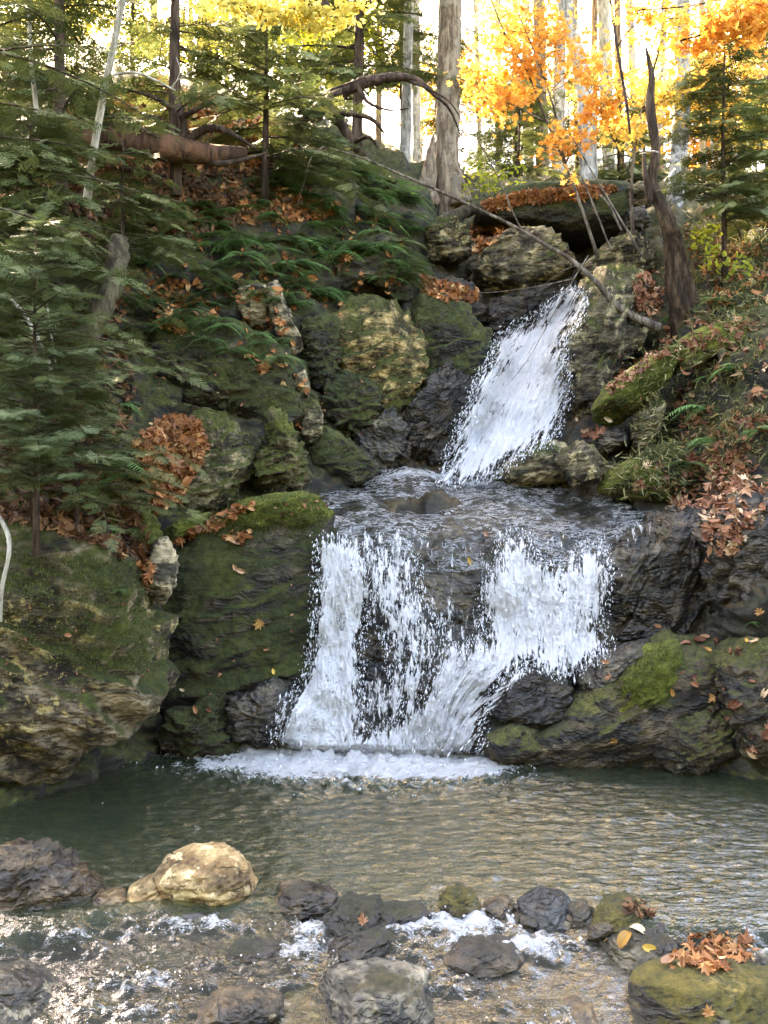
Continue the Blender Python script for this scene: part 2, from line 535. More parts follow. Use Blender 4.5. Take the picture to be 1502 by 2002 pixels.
# soil / litter / wet rock zones by place
gx, gy = APX.ravel(), APY.ravel()
def blob(cx, cy, rx, ry): return np.exp(-(((gx - cx) / rx)**2 + ((gy - cy) / ry)**2))
wetz = np.clip(blob(1350, 1230, 260, 260) + blob(1100, 700, 160, 250) + blob(900, 950, 300, 400) * 1.1 + blob(450, 1300, 150, 250), 0, 1)
g = NT('forest_ground')
up = g.sep(g.nrm, 2)
n1 = g.noise(3, 8, .65); n2 = g.noise(18, 8, .72)
soil = g.ramp(n2, [(.3, (.012, .008, .005)), (.5, (.045, .028, .015)), (.62, (.11, .062, .03)), (.75, (.2, .10, .045))])
rock = g.ramp(g.noise(1, 9, .68, g.mapv((3, 3, 12), (.4, .3, 0)), .6), [(.33, (.004, .004, .0035)), (.48, (.014, .013, .010)), (.6, (.042, .038, .030)), (.75, (.13, .12, .095))])
moss = g.ramp(g.noise(20, 7, .7), [(.3, (.005, .008, .002)), (.48, (.028, .034, .007)), (.62, (.065, .075, .016)), (.75, (.13, .14, .035))])
mf = g.step(g.math('ADD', g.math('MULTIPLY', up, .25), g.math('SUBTRACT', n1, .52)), -.02, .12)
rk = g.step(g.math('SUBTRACT', g.math('ADD', g.math('MULTIPLY', n1, .8), .28), up), 0, .3)
col = g.mix(rk, soil, rock)
wz = g.attr('wet')
col = g.mix(g.math('MULTIPLY', mf, g.math('SUBTRACT', .85, g.math('MULTIPLY', wz, .65))), col, moss)
bedc = g.ramp(g.noise(14, 9, .7), [(.3, (.018, .019, .010)), (.48, (.040, .042, .024)), (.6, (.085, .080, .048)), (.75, (.18, .16, .10))])
bedv = g.vor(16, None, 'F1', 'Color')
bedc = g.mix(.5, bedc, g.ramp(g.sep(bedv, 0), [(0, .3), (1, 1.5)]), 'MULTIPLY')
col = g.mix(g.attr('bed'), col, bedc)
hb = g.math('ADD', g.math('MULTIPLY', n1, .6), g.math('MULTIPLY', n2, .5))
rough = g.math('SUBTRACT', .9, g.math('MULTIPLY', wz, .45))
GROUND_M = g.done(g.bsdf(col, rough, g.bump(hb, .9, .06), .4))
ground = put('ground', Gf, grid_faces(nr, nc), GROUND_M, origin=(0, 0, 0), attrs={'bed': ground_attr, 'wet': wetz},
    label='steep brown and mossy ravine banks rising to the wooded forest floor', cat='ground', kind='structure')

hx, hy = np.meshgrid(np.linspace(-30, 30, 60), np.linspace(-2.5, -26, 40))  # unseen slope, added behind the camera to cut the low sky light
hz = -.5 + np.clip((-hy - 2.5) * .62, 0, 11)
HB = np.stack([hx, hy, hz], -1).reshape(-1, 3); HB[:, 2] += fbm(HB * .4, 3) * .8
put('sky_blocker', HB, grid_faces(40, 60), GROUND_M, origin=(0, 0, 0), attrs={'bed': np.zeros(len(HB)), 'wet': np.zeros(len(HB))}, label='unseen slope added behind the camera to block low sky light', cat='sky_blocker', kind='structure')

# ------------------------------------------------------------------ rocks
_ico = {}
def ico(level):
    if level not in _ico:
        import bmesh
        bm = bmesh.new(); bmesh.ops.create_icosphere(bm, subdivisions=level, radius=1)
        _ico[level] = (np.array([v.co[:] for v in bm.verts]), np.array([[v.index for v in f.verts] for f in bm.faces]))
        bm.free()
    return _ico[level]

def outline_radius(poly, cx, cy, ang):
    poly = np.asarray(poly, float)
    r = np.zeros_like(ang)
    dx, dy = np.cos(ang), np.sin(ang)
    for k in range(len(poly)):
        a, b = poly[k] - (cx, cy), poly[(k + 1) % len(poly)] - (cx, cy)
        e = b - a
        det = dx * -e[1] + dy * e[0]
        det = np.where(np.abs(det) < 1e-9, 1e-9, det)
        tt = (a[0] * -e[1] + a[1] * e[0]) / det
        uu = (dx * a[1] - dy * a[0]) / det
        ok = (tt > 0) & (uu >= -1e-6) & (uu <= 1 + 1e-6)
        r = np.where(ok, np.maximum(r, tt), r)
    return r

def rock(label, poly, Y, mat, depth=.6, lvl=6, seed=0, box=2.6, crag=1.0, cuts=7, lay=(.35, .2), lean=0.0, cat='rock', name='rock', side=0.0, fine=1.0, ledge=1.0):
    """a closed boulder: outline as measured, own distance Y to its middle, own thickness"""
    D, Fc = ico(lvl)
    rs = np.random.RandomState(seed + 11)
    poly = np.asarray(poly, float)
    cx = (poly[:, 0].min() + poly[:, 0].max()) / 2; cy = (poly[:, 1].min() + poly[:, 1].max()) / 2
    if poly_sd(poly, np.array([cx]), np.array([cy]))[0] < 0: cx, cy = poly.mean(0)
    A = np.linspace(-np.pi, np.pi, 181)
    RR = outline_radius(poly, cx, cy, A)
    RR = np.convolve(np.concatenate([RR[-4:-1], RR, RR[1:4]]), np.ones(3) / 3, 'same')[3:-3]
    rho = np.hypot(D[:, 0], D[:, 2]); ang = np.arctan2(-D[:, 2], D[:, 0])
    nn = (rho**box + np.abs(D[:, 1])**box)**(1 / box)
    rr = np.interp(ang, A, RR)
    m = rr.mean() / F * Y                      # mean radius in metres
    q = rho / nn; dy = D[:, 1] / nn
    X = cx + rr * q * np.cos(ang); Z = cy + rr * q * np.sin(ang)
    V = PA(X, Z, np.full(len(X), Y, float))
    V[:, 1] += dy * depth / 2 + (V[:, 2] - V[:, 2].mean()) * lean + (V[:, 0] - V[:, 0].mean()) * side
    c = V.mean(0)
    # flat facets
    for k in range(cuts):
        nv = rs.normal(size=3); nv[1] = -abs(nv[1]) * .9; nv /= np.linalg.norm(nv)
        pr = (V - c) @ nv
        lim = pr.max() * rs.uniform(.72, .9)
        over = np.maximum(pr - lim, 0)
        V = V - nv * (over * .8)[:, None]
    crag *= 1.35
    Nn = (V - c) / (np.linalg.norm(V - c, axis=1)[:, None] + 1e-9)
    s_ = 1.0 / max(m, .04)
    Q = V - c
    ca, sa = math.cos(lay[0]), math.sin(lay[0])
    Ql = np.stack([Q[:, 0] * ca + Q[:, 2] * sa, Q[:, 1], -Q[:, 0] * sa + Q[:, 2] * ca], -1)
    d = fbm(Q * s_ * 1.3 + seed, 3) * .16
    d += fbm(Ql * s_ * np.array([1.2, 1.2, 5.0]) + seed * 3.1, 4, .55, ridge=True) * .06
    d += fbm(Q * s_ * 5 + seed, 4, .6) * .055 * fine - .035
    d += fbm(Q * s_ * 13 + seed, 3, .6) * .020 * fine
    tt = Ql[:, 2] * s_ * 3.1 + 1.1 * fbm(Q * s_ * 1.1 + seed * 1.7, 3) + .35 * Ql[:, 0] * s_
    fr_ = tt - np.floor(tt)
    d += (np.clip(fr_ / .82, 0, 1) ** 1.5 - np.clip((fr_ - .82) / .18, 0, 1) - .3) * .13 * ledge * (.4 + .6 * np.clip(.5 + 2 * pn(Q * s_ * 1.5 + 7), 0, 1))
    V = V + Nn * (d * m * crag)[:, None]
    o = put(name, V, Fc, mat, label=label, cat=cat)
    return o

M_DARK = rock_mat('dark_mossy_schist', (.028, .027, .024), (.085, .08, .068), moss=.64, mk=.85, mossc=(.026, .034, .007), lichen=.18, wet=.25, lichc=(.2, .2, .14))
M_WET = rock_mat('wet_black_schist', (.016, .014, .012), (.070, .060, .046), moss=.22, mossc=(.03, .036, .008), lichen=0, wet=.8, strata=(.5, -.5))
M_WETB = rock_mat('wet_grey_slab', (.03, .03, .032), (.12, .115, .11), moss=.10, mossc=(.025, .03, .008), lichen=0.0, wet=.85, strata=(.2, .6))
M_LICH = rock_mat('lichen_grey_stone', (.09, .085, .072), (.23, .22, .185), moss=.34, mossc=(.045, .055, .012), lichen=.5, lichc=(.38, .37, .29), lk=.95, mk=.8)
M_MOSS = rock_mat('bright_moss_stone', (.035, .033, .026), (.11, .10, .075), moss=.85, mossc=(.05, .062, .010), lichen=.25, lichc=(.32, .31, .2), mk=1.15, lk=.7)
M_BIG = rock_mat('big_left_boulder', (.045, .038, .028), (.16, .14, .105), moss=.56, mossc=(.032, .042, .008), lichen=.5, lichc=(.36, .33, .2), tan=(.50, .40, .28), tanw=.5, lk=.7, mk=.7)
M_PALE = rock_mat('pale_grey_stone', (.17, .165, .15), (.34, .33, .30), moss=.05, mossc=(.06, .07, .02), lichen=.15, lk=.85)
M_TAN = rock_mat('yellow_lichen_face', (.12, .10, .055), (.34, .29, .18), moss=.50, mossc=(.05, .058, .014), lichen=.3, lichc=(.45, .42, .3), lk=.85, mk=.7)
M_GOLD = rock_mat('golden_river_stone', (.30, .20, .11), (.62, .50, .33), moss=-.4, lichen=.6, lichc=(.72, .64, .48), wet=.15, tan=(.48, .28, .12), tanw=.7)
M_RIV = rock_mat('river_stone_dark', (.03, .025, .018), (.12, .095, .065), moss=.30, mossc=(.035, .033, .012), lichen=.12, wet=.95, lichc=(.3, .28, .24))
M_LMOSS = rock_mat('mossy_lichen_stone', (.06, .055, .042), (.19, .18, .15), moss=.56, mossc=(.045, .055, .012), lichen=.5, lichc=(.38, .37, .29), lk=.8, mk=.85)
M_BANK = rock_mat('right_bank_schist', (.022, .019, .014), (.10, .082, .058), moss=.38, mossc=(.05, .055, .012), lichen=.25, wet=.45, lichc=(.3, .28, .22), strata=(.4, .3), mk=.8)
M_BLUE = rock_mat('river_stone_blue', (.035, .042, .058), (.09, .105, .14), moss=.0, mossc=(.03, .03, .02), lichen=.05, wet=.9)
M_PINK = rock_mat('river_stone_pink', (.05, .036, .024), (.20, .15, .10), moss=.15, mossc=(.045, .036, .016), lichen=.35, lichc=(.42, .36, .28), wet=.9)
M_YMOS = rock_mat('river_stone_moss', (.05, .042, .025), (.16, .135, .08), moss=.5, mossc=(.06, .052, .010), lichen=.3, wet=.7, lichc=(.38, .38, .32), mk=.9, lk=.6)
M_TWO = rock_mat('river_stone_two_tone', (.07, .075, .085), (.26, .26, .26), moss=.10, mossc=(.045, .038, .015), lichen=.12, wet=.7, lk=.75, mk=.8, lichc=(.5, .49, .45))
M_GREY = rock_mat('river_stone_grey', (.05, .048, .042), (.19, .18, .155), moss=.20, mossc=(.045, .038, .015), lichen=.3, wet=.85, lichc=(.42, .41, .38))

# left bank
rock('huge mossy boulder at the left edge, tan lichen patches low down beside the pool', [(-160,1040),(20,1000),(140,1020),(230,1070),(285,1150),(330,1225),(350,1300),(340,1350),(270,1400),(210,1440),(150,1470),(110,1530),(50,1545),(-40,1570),(-200,1450)], 6.15, M_BIG, .95, 7, 3, 3.0, .55, 5, lay=(-.35, .2))
rock('pale upright grey stone wedged above the huge left boulder', [(300,1060),(325,1045),(345,1085),(343,1140),(325,1180),(300,1195),(285,1160),(290,1110)], 6.35, M_PALE, .25, 5, 5, crag=.8)
rock('mossy lichen stone between the fern and the pale upright stone', [(210,1000),(270,985),(310,1020),(315,1060),(290,1120),(250,1080),(215,1040)], 6.5, M_MOSS, .35, 5, 6, crag=.8)
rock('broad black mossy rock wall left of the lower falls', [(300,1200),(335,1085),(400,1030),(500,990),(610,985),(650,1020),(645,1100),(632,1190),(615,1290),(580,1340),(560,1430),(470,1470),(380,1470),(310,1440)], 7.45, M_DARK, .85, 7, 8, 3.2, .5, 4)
rock('grey slanting slab at the foot of the black mossy wall', [(425,1400),(455,1355),(520,1335),(590,1340),(600,1380),(570,1445),(440,1450)], 6.95, M_WETB, .35, 6, 9, crag=.9)
rock('green moss cushion capping the black rock left of the falls', [(400,1030),(480,975),(540,958),(610,965),(648,1000),(630,1035),(560,1045),(470,1055),(400,1060)], 7.35, M_MOSS, .55, 6, 10, crag=.6)
rock('thin mossy ledge stone below the pile of orange leaves', [(315,1040),(350,1015),(410,1000),(415,1020),(360,1050),(330,1065)], 7.2, M_MOSS, .3, 5, 12, crag=.6)
rock('rounded boulder with grey top beside the pile of orange leaves', [(355,840),(380,808),(430,803),(465,830),(500,880),(500,920),(450,980),(400,1020),(335,1030),(320,990),(370,920)], 7.95, M_LMOSS, .6, 6, 13, crag=.8)
rock('knobbly lichen crag above the moss cushion', [(525,812),(548,800),(575,840),(593,880),(600,915),(618,940),(590,965),(520,955),(488,950),(490,905),(520,870)], 8.1, M_LMOSS, .5, 6, 14, crag=1.5)
rock('small hanging stone, white above and green moss below', [(598,790),(620,780),(632,810),(630,850),(610,868),(590,850),(592,815)], 8.6, M_LICH, .2, 5, 15, crag=.6)
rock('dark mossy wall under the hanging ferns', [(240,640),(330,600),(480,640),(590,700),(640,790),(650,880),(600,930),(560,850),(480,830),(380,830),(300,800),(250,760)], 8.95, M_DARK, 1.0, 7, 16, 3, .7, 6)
rock('grey pointed slab in the middle of the left wall', [(515,560),(545,545),(560,600),(585,650),(600,690),(580,700),(545,670),(530,620)], 9.05, M_PALE, .25, 5, 17, crag=.9)
rock('grey crag above the pointed slab, under fallen leaves', [(455,560),(500,535),(545,550),(550,620),(520,660),(480,640)], 9.25, M_LICH, .35, 5, 18, crag=1.0)
rock('narrow pale chip of stone low on the dark left wall', [(600,660),(608,655),(613,675),(608,693),(600,690)], 9.2, M_PALE, .08, 4, 19, crag=.5)
rock('white notched stone on the dark wall left of the triangular mossy rock', [(575,735),(598,720),(607,760),(600,790),(570,750)], 8.8, M_PALE, .2, 5, 20, crag=.9)
rock('mossy overhang with yellow lichen face left of the upper falls', [(640,680),(655,620),(690,575),(740,562),(800,590),(830,640),(850,700),(845,760),(800,800),(730,880),(690,870),(650,790)], 9.7, M_TAN, .9, 7, 21, 2.6, .7, 6)
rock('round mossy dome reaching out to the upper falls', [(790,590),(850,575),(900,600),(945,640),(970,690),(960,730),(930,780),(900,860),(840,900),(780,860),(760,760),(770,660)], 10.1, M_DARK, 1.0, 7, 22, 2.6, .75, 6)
rock('wet black slab left of the upper falls', [(780,800),(830,740),(900,690),(950,700),(945,760),(915,830),(890,900),(860,935),(780,930),(760,870)], 9.75, M_WET, .8, 7, 23, 2.8, 1.0, 8, lay=(.8, 0))
rock('grey tilted slab at the foot of the dome by the upper pool', [(690,850),(720,815),(770,800),(800,840),(800,890),(785,930),(720,930),(695,900)], 9.3, M_WETB, .5, 6, 24, crag=1.0, lay=(-.8, 0))
rock('triangular mossy rock beside the upper pool', [(600,860),(640,835),(690,865),(730,905),(765,938),(700,948),(620,950),(595,910)], 8.85, M_DARK, .6, 6, 25, crag=.6)
rock('dark damp rock face under the ferns at the centre left', [(660,470),(740,450),(800,480),(830,560),(790,600),(720,565),(670,590),(620,640),(600,560)], 10.3, M_DARK, .8, 6, 26, 2.6, .9)
# head of the falls
rock('round grey boulder in shade under the mossy rim', [(820,450),(850,425),(890,430),(920,460),(918,500),(880,520),(835,515),(815,490)], 11.6, M_LICH, .8, 6, 30, crag=.7)
rock('flat lichen slab over the head of the falls', [(915,520),(940,485),(985,458),(1060,450),(1110,460),(1128,500),(1115,535),(1040,570),(980,592),(930,575)], 11.4, M_LICH, 1.2, 6, 31, 2.8, .7, lay=(.3, 0))
rock('dark undercut rock between the lichen slab and the white water', [(925,590),(980,585),(1050,560),(1110,540),(1120,575),(1070,620),(1000,645),(960,670),(925,640)], 11.2, M_WET, .8, 6, 32, crag=.9)
rock('dark stone in the hollow behind the orange leaves', [(830,560),(870,540),(930,560),(950,620),(920,650),(860,620)], 11.0, M_WET, .8, 5, 33)
rock('long mossy block topped with fallen leaves at the rim', [(925,425),(960,392),(1020,378),(1150,370),(1215,372),(1232,400),(1225,445),(1185,492),(1110,478),(1020,452),(935,440)], 12.6, M_DARK, 1.6, 6, 34, 4, .35, 3)
rock('white angular stone beside the leaning dead trunk', [(1222,372),(1245,352),(1268,368),(1272,402),(1250,412),(1225,400)], 12.0, M_PALE, .4, 5, 35)
rock('black angular stone under the white one', [(1222,415),(1262,405),(1272,440),(1240,462),(1222,450)], 11.8, M_WET, .5, 5, 36)
rock('green lichen boulder right at the head of the falls', [(1130,530),(1180,480),(1240,452),(1285,470),(1290,530),(1260,570),(1190,560),(1140,560)], 11.2, M_LICH, .9, 6, 37, crag=.7)
rock('tall grey rock pillar against the right side of the upper falls', [(1140,545),(1180,520),(1260,540),(1290,600),(1262,655),(1210,715),(1172,765),(1160,830),(1150,862),(1112,855),(1104,770),(1090,700),(1100,655),(1132,610)], 10.0, M_LICH, .9, 7, 38, 2.8, .75, 7, lay=(1.3, 0))
# right bank
rock('long moss covered slab slanting down the right bank', [(1158,800),(1185,755),(1240,715),(1310,672),(1330,700),(1310,745),(1250,795),(1200,838),(1168,830)], 9.05, M_MOSS, .8, 6, 40, 2.8, .45, 4)
rock('upper mossy slab with a dark underside on the right bank', [(1310,680),(1370,640),(1450,622),(1480,650),(1430,690),(1370,710),(1320,735)], 8.9, M_MOSS, .8, 6, 41, 2.8, .5, 4)
rock('thin stacked slate ledge under the moss slab', [(1150,865),(1175,842),(1235,838),(1242,858),(1200,880),(1165,885)], 9.0, M_WETB, .5, 5, 42, crag=1.3)
rock('pale jagged stone beside the dark hole in the right bank', [(1238,850),(1240,815),(1262,782),(1295,785),(1290,825),(1272,870),(1248,888)], 8.75, M_LICH, .45, 6, 43, crag=1.3)
rock('low mossy rock at the right foot of the upper falls', [(955,938),(1000,895),(1050,864),(1110,862),(1130,900),(1120,940),(1050,948)], 8.8, M_LICH, .6, 6, 44, 2.4, .6)
rock('round pinkish boulder sitting on the ledge', [(1090,905),(1098,875),(1130,862),(1160,872),(1182,905),(1175,940),(1150,955),(1115,948)], 8.35, M_LICH, .42, 6, 45, 2.1, .5, 4)
rock('spreading moss hump right of the round boulder', [(1165,960),(1190,915),(1250,895),(1310,900),(1335,940),(1300,985),(1230,985)], 8.25, M_MOSS, .6, 6, 46, 2.4, .5, 4)
rock('dripping black cliff right of the lower falls', [(1175,1130),(1195,1085),(1250,1040),(1310,1000),(1400,990),(1480,1040),(1520,1130),(1500,1230),(1430,1260),(1300,1240),(1190,1250),(1172,1200)], 7.45, M_WET, .9, 7, 50, 3.0, .9, 7, lay=(1.1, 0))
rock('wide mossy slab sloping to the pool on the right', [(935,1475),(985,1440),(1070,1395),(1150,1320),(1230,1262),(1300,1240),(1390,1255),(1440,1330),(1445,1420),(1440,1500),(1330,1520),(1150,1510),(1000,1500)], 6.95, M_BANK, .9, 7, 51, 2.8, .6, 5, lay=(.6, 0), ledge=.35)
rock('moss streaked hump on top of the wide right slab', [(1130,1400),(1190,1330),(1260,1262),(1320,1250),(1350,1290),(1300,1370),(1230,1420),(1160,1440)], 6.75, M_MOSS, .5, 6, 52, 2.4, .6, 5, lay=(.6, 0), ledge=.35)
rock('dark ledge stone running from the falls into the right bank', [(1120,1330),(1160,1290),(1230,1258),(1290,1250),(1250,1290),(1180,1340),(1130,1370)], 6.85, M_WETB, .4, 6, 53, crag=.8, lay=(.6, 0))
rock('grey crumbling crag at the right edge above the pool', [(1400,1280),(1470,1230),(1560,1240),(1600,1400),(1580,1530),(1470,1520),(1420,1440)], 6.55, M_BANK, .7, 6, 54, 2.8, 1.2, lay=(.6, 0), ledge=.35)
rock('black weathered cliff at the right edge under the leaf bank', [(1380,1020),(1450,950),(1560,960),(1620,1150),(1560,1260),(1440,1250),(1390,1150)], 6.95, M_WET, .7, 6, 55, 2.8, 1.2, lay=(1.1, 0))
rock('brown furrowed rock low in the right corner of the bank', [(1270,1440),(1310,1400),(1380,1385),(1430,1410),(1440,1490),(1380,1515),(1290,1510)], 6.6, M_BANK, .4, 6, 56, crag=1.2, ledge=.35)
rock('wet black rock with water pouring over its shoulders', [(950,1400),(975,1340),(1030,1300),(1090,1305),(1118,1350),(1110,1400),(1040,1420)], 6.85, M_WET, .5, 6, 57, 2.4, .7)
rock('small dark rock at the lip of the white foam', [(935,1480),(950,1440),(1000,1415),(1060,1430),(1070,1470),(1010,1495)], 6.65, M_BANK, .35, 5, 58, 2.4, .8, ledge=.35)
# foreground stones
rock('golden rounded boulder resting at the lip of the pool', [(298,1740),(302,1705),(330,1675),(370,1658),(430,1656),(468,1680),(495,1712),(503,1735),(480,1755),(410,1770),(330,1772)], 4.78, M_GOLD, .40, 6, 60, 2.2, .42, 6)
rock('low sandy stone against the left of the golden boulder', [(240,1765),(255,1735),(300,1712),(330,1730),(335,1775),(260,1780)], 4.74, M_GOLD, .25, 5, 61, 2.2, .5)
rock('brown craggy rock at the left edge of the pool outlet', [(-60,1700),(0,1662),(90,1668),(150,1700),(190,1740),(180,1775),(60,1790),(-60,1785)], 4.75, M_PINK, .5, 6, 62, 2.6, 1.0)
rock('smooth grey boulder in the bottom left corner', [(-90,1960),(-50,1905),(20,1898),(80,1920),(120,1965),(128,2010),(90,2050),(-80,2060)], 4.15, M_GREY, .5, 6, 63, 2.1, .25, 2)
rock('flat blue grey stone just under the golden boulder', [(308,1800),(330,1778),(410,1776),(478,1772),(465,1800),(400,1808)], 4.62, M_BLUE, .22, 5, 64, 2.4, .5)
rock('long dark stone awash in the stream below the golden boulder', [(170,1905),(200,1880),(290,1868),(370,1872),(385,1890),(300,1912),(200,1925)], 4.38, M_BLUE, .25, 5, 65, 2.4, .5)
rock('orange brown stone under thin water at the pool lip', [(530,1770),(560,1738),(610,1732),(660,1748),(650,1790),(580,1805),(540,1800)], 4.68, M_PINK, .3, 5, 66, 2.2, .6)
rock('dark rock with water curling over it beside the orange stone', [(600,1830),(630,1785),(680,1760),(750,1764),(785,1795),(770,1830),(690,1845)], 4.6, M_RIV, .35, 6, 67, 2.3, .6)
rock('dark flat stone with a leaf stuck on it in midstream', [(603,1868),(640,1850),(680,1828),(740,1822),(782,1838),(785,1860),(730,1880),(640,1888)], 4.42, M_RIV, .3, 6, 68, 2.4, .5)
rock('two toned stone, white above and slate blue below, at the bottom centre', [(595,1985),(620,1940),(645,1908),(720,1896),(800,1900),(850,1925),(872,1968),(850,2015),(740,2050),(620,2040)], 4.15, M_TWO, .45, 6, 69, 2.4, .4, 4)
rock('small golden brown stone set in the pool lip', [(858,1790),(862,1752),(890,1738),(930,1745),(942,1780),(900,1800)], 4.66, M_YMOS, .22, 5, 70, 2.3, 1.0)
rock('slate blue rounded stone under sliding water at the pool lip', [(1005,1800),(1015,1765),(1060,1742),(1110,1750),(1130,1785),(1110,1825),(1050,1838)], 4.64, M_BLUE, .3, 6, 71, 2.3, .35, 2)
rock('mossy stone under the leaf pile at the pool lip', [(1132,1835),(1150,1795),(1190,1765),(1240,1758),(1285,1790),(1290,1830),(1220,1845)], 4.58, M_YMOS, .35, 6, 72, 2.4, .7)
rock('grey stone carrying curled golden leaves', [(1150,1870),(1170,1835),(1230,1818),(1310,1825),(1340,1870),(1310,1910),(1230,1925),(1165,1905)], 4.42, M_GREY, .35, 6, 73, 2.3, .6)
rock('large yellow mossy boulder in the bottom right corner', [(1228,1960),(1240,1920),(1290,1898),(1360,1890),(1440,1895),(1530,1910),(1600,1990),(1560,2060),(1300,2060),(1235,2020)], 4.12, M_YMOS, .5, 6, 74, 2.3, .45, 3)
rock('greenish stone behind the heap of brown leaves', [(1395,1895),(1420,1865),(1480,1862),(1540,1880),(1560,1920),(1440,1920)], 4.3, M_GREY, .3, 5, 75, 2.3, .5)
rock('low brown slab under the foam right of the flat midstream stone', [(860,1870),(900,1845),(980,1840),(1040,1860),(1000,1890),(900,1895)], 4.36, M_PINK, .3, 5, 95, 2.3, .6)
rock('drowned grey brown slab at the bottom left of centre', [(380,1985),(420,1950),(500,1940),(560,1960),(550,2000),(430,2020)], 4.05, M_PINK, .3, 5, 96, 2.3, .6)
rock('flat grey stone between the golden boulder and the midstream stones', [(420,1870),(460,1845),(540,1842),(580,1862),(540,1885),(450,1890)], 4.4, M_RIV, .25, 5, 97, 2.3, .6)
rock('small brown pebbly stone at the bottom edge', [(1062,1985),(1075,1962),(1130,1950),(1180,1962),(1198,1990),(1180,2030),(1080,2030)], 4.12, M_PINK, .3, 5, 76, 2.3, .6)
rock('long low dark stone at the right of the pool outlet', [(1285,1820),(1310,1795),(1400,1785),(1520,1795),(1560,1825),(1450,1840),(1320,1845)], 4.55, M_RIV, .35, 6, 77, 2.6, .6)

rock('jagged dark rock between the pointed slab and the yellow face', [(590,640),(620,600),(660,620),(665,700),(650,770),(620,790),(600,740)], 9.35, M_DARK, .5, 6, 80, crag=1.2)
rock('mossy dark rock below the yellow lichen face', [(620,790),(660,730),(720,720),(760,780),(750,860),(700,870),(650,850)], 9.3, M_DARK, .5, 6, 81, crag=1.1)
rock('low black ledge at the water line left of the lower falls', [(310,1440),(340,1390),(420,1360),(470,1400),(480,1460),(330,1475)], 6.95, M_DARK, .4, 6, 82, crag=1.2)
rock('shaded rock shelf under the spruce on the left', [(170,880),(250,830),(310,860),(330,930),(290,990),(200,960)], 7.0, M_DARK, .5, 6, 83, crag=1.1)
rock('brown layered rock between the lip of the fall and the black cliff', [(1185,1120),(1205,1070),(1260,1020),(1300,1030),(1290,1090),(1240,1180),(1200,1230)], 7.25, M_WETB, .4, 6, 84, crag=1.2, lay=(1.1, 0))
rock('steep dark rock step half way down the right bank', [(1250,900),(1290,860),(1340,870),(1360,930),(1330,990),(1270,970)], 8.2, M_DARK, .5, 6, 85, crag=1.3)
rock('mossy hump of rock on the left wall above the leaf heap', [(380,740),(430,690),(500,690),(540,750),(520,810),(430,820),(385,790)], 8.75, M_DARK, .6, 6, 86, crag=1.0)
rock('dark rock with green moss behind the hanging stone', [(600,880),(640,850),(680,870),(690,930),(640,950),(600,930)], 8.95, M_MOSS, .4, 6, 87, crag=.9)
rock('small reddish stone under thin water left of the brown one', [(500,1790),(520,1765),(560,1768),(570,1795),(530,1808)], 4.66, M_PINK, .2, 5, 88, 2.2, .8)
rock('flat dark stone under the pool lip in the centre', [(700,1800),(740,1772),(820,1768),(850,1790),(800,1812)], 4.62, M_RIV, .25, 5, 89, 2.3, .8)
rock('thin brown stone with water pouring past its right end', [(925,1795),(950,1760),(1000,1758),(1015,1785),(980,1812)], 4.64, M_PINK, .22, 5, 90, 2.3, .9)
rock('black pointed stone just right of the slate blue stone', [(1095,1825),(1110,1775),(1150,1765),(1165,1800),(1135,1840)], 4.60, M_RIV, .22, 5, 91, 2.3, 1.0)
rock('brown submerged stone left of the golden boulder', [(150,1785),(185,1750),(240,1745),(262,1775),(220,1800)], 4.68, M_PINK, .25, 5, 92, 2.3, .8)
rock('dark drowned stone in the left of the stream', [(-40,1840),(0,1815),(60,1820),(80,1850),(20,1870)], 4.45, M_RIV, .22, 5, 93, 2.3, .6)
rock('grey rubble stone behind the bottom right boulder', [(1330,1875),(1360,1845),(1420,1850),(1440,1885),(1380,1905)], 4.38, M_GREY, .25, 5, 94, 2.3, .8)

# small stones along the pool lip and in the stream
rs = np.random.RandomState(61)
protos = []
for i in range(5):
    D, Fc = ico(4); V = D * np.array([1.35, 1, .62]) * (1 + .28 * fbm(D * 1.1 + i * 9, 4, .55)[:, None])
    for _ in range(6):
        nv = rs.normal(size=3); nv /= np.linalg.norm(nv); pr = V @ nv; lim = pr.max() * .78
        V = V - nv * np.maximum(pr - lim, 0)[:, None]
    protos.append(make_mesh('stone', V, Fc, [M_PINK, M_RIV, M_YMOS, M_GREY, M_GOLD][i % 5]))
for i in range(84):
    if i < 48:
        a = rs.uniform(480, 1330); Yq = rs.uniform(4.52, 4.80) - (.1 if a > 1150 else 0); zz = -.06 + rs.uniform(-.03, .02)
    else:
        a = rs.uniform(-40, 1540); Yq = rs.uniform(4.0, 4.5); zz = -.19 - (4.5 - Yq) * .15 + rs.uniform(-.03, .02)
    sz = .045 * rs.lognormal(0, .45)
    kk = rs.choice(5, p=[.32, .32, .18, .14, .04])
    o = bpy.data.objects.new('stone', protos[kk]); SC.collection.objects.link(o)
    o.location = ((a - CX) / F * Yq, Yq, zz); o.scale = (sz, sz, sz); o.rotation_euler = (rs.normal() * .25, rs.normal() * .25, rs.uniform(0, 6.28))
    tag(o, 'small wet %s stone %s' % (['brown', 'dark', 'mossy', 'grey', 'golden'][kk], where(a, HZ + (CAMZ - zz) * F / Yq, LMK2)), 'stone', 'small wet stones of the stream')

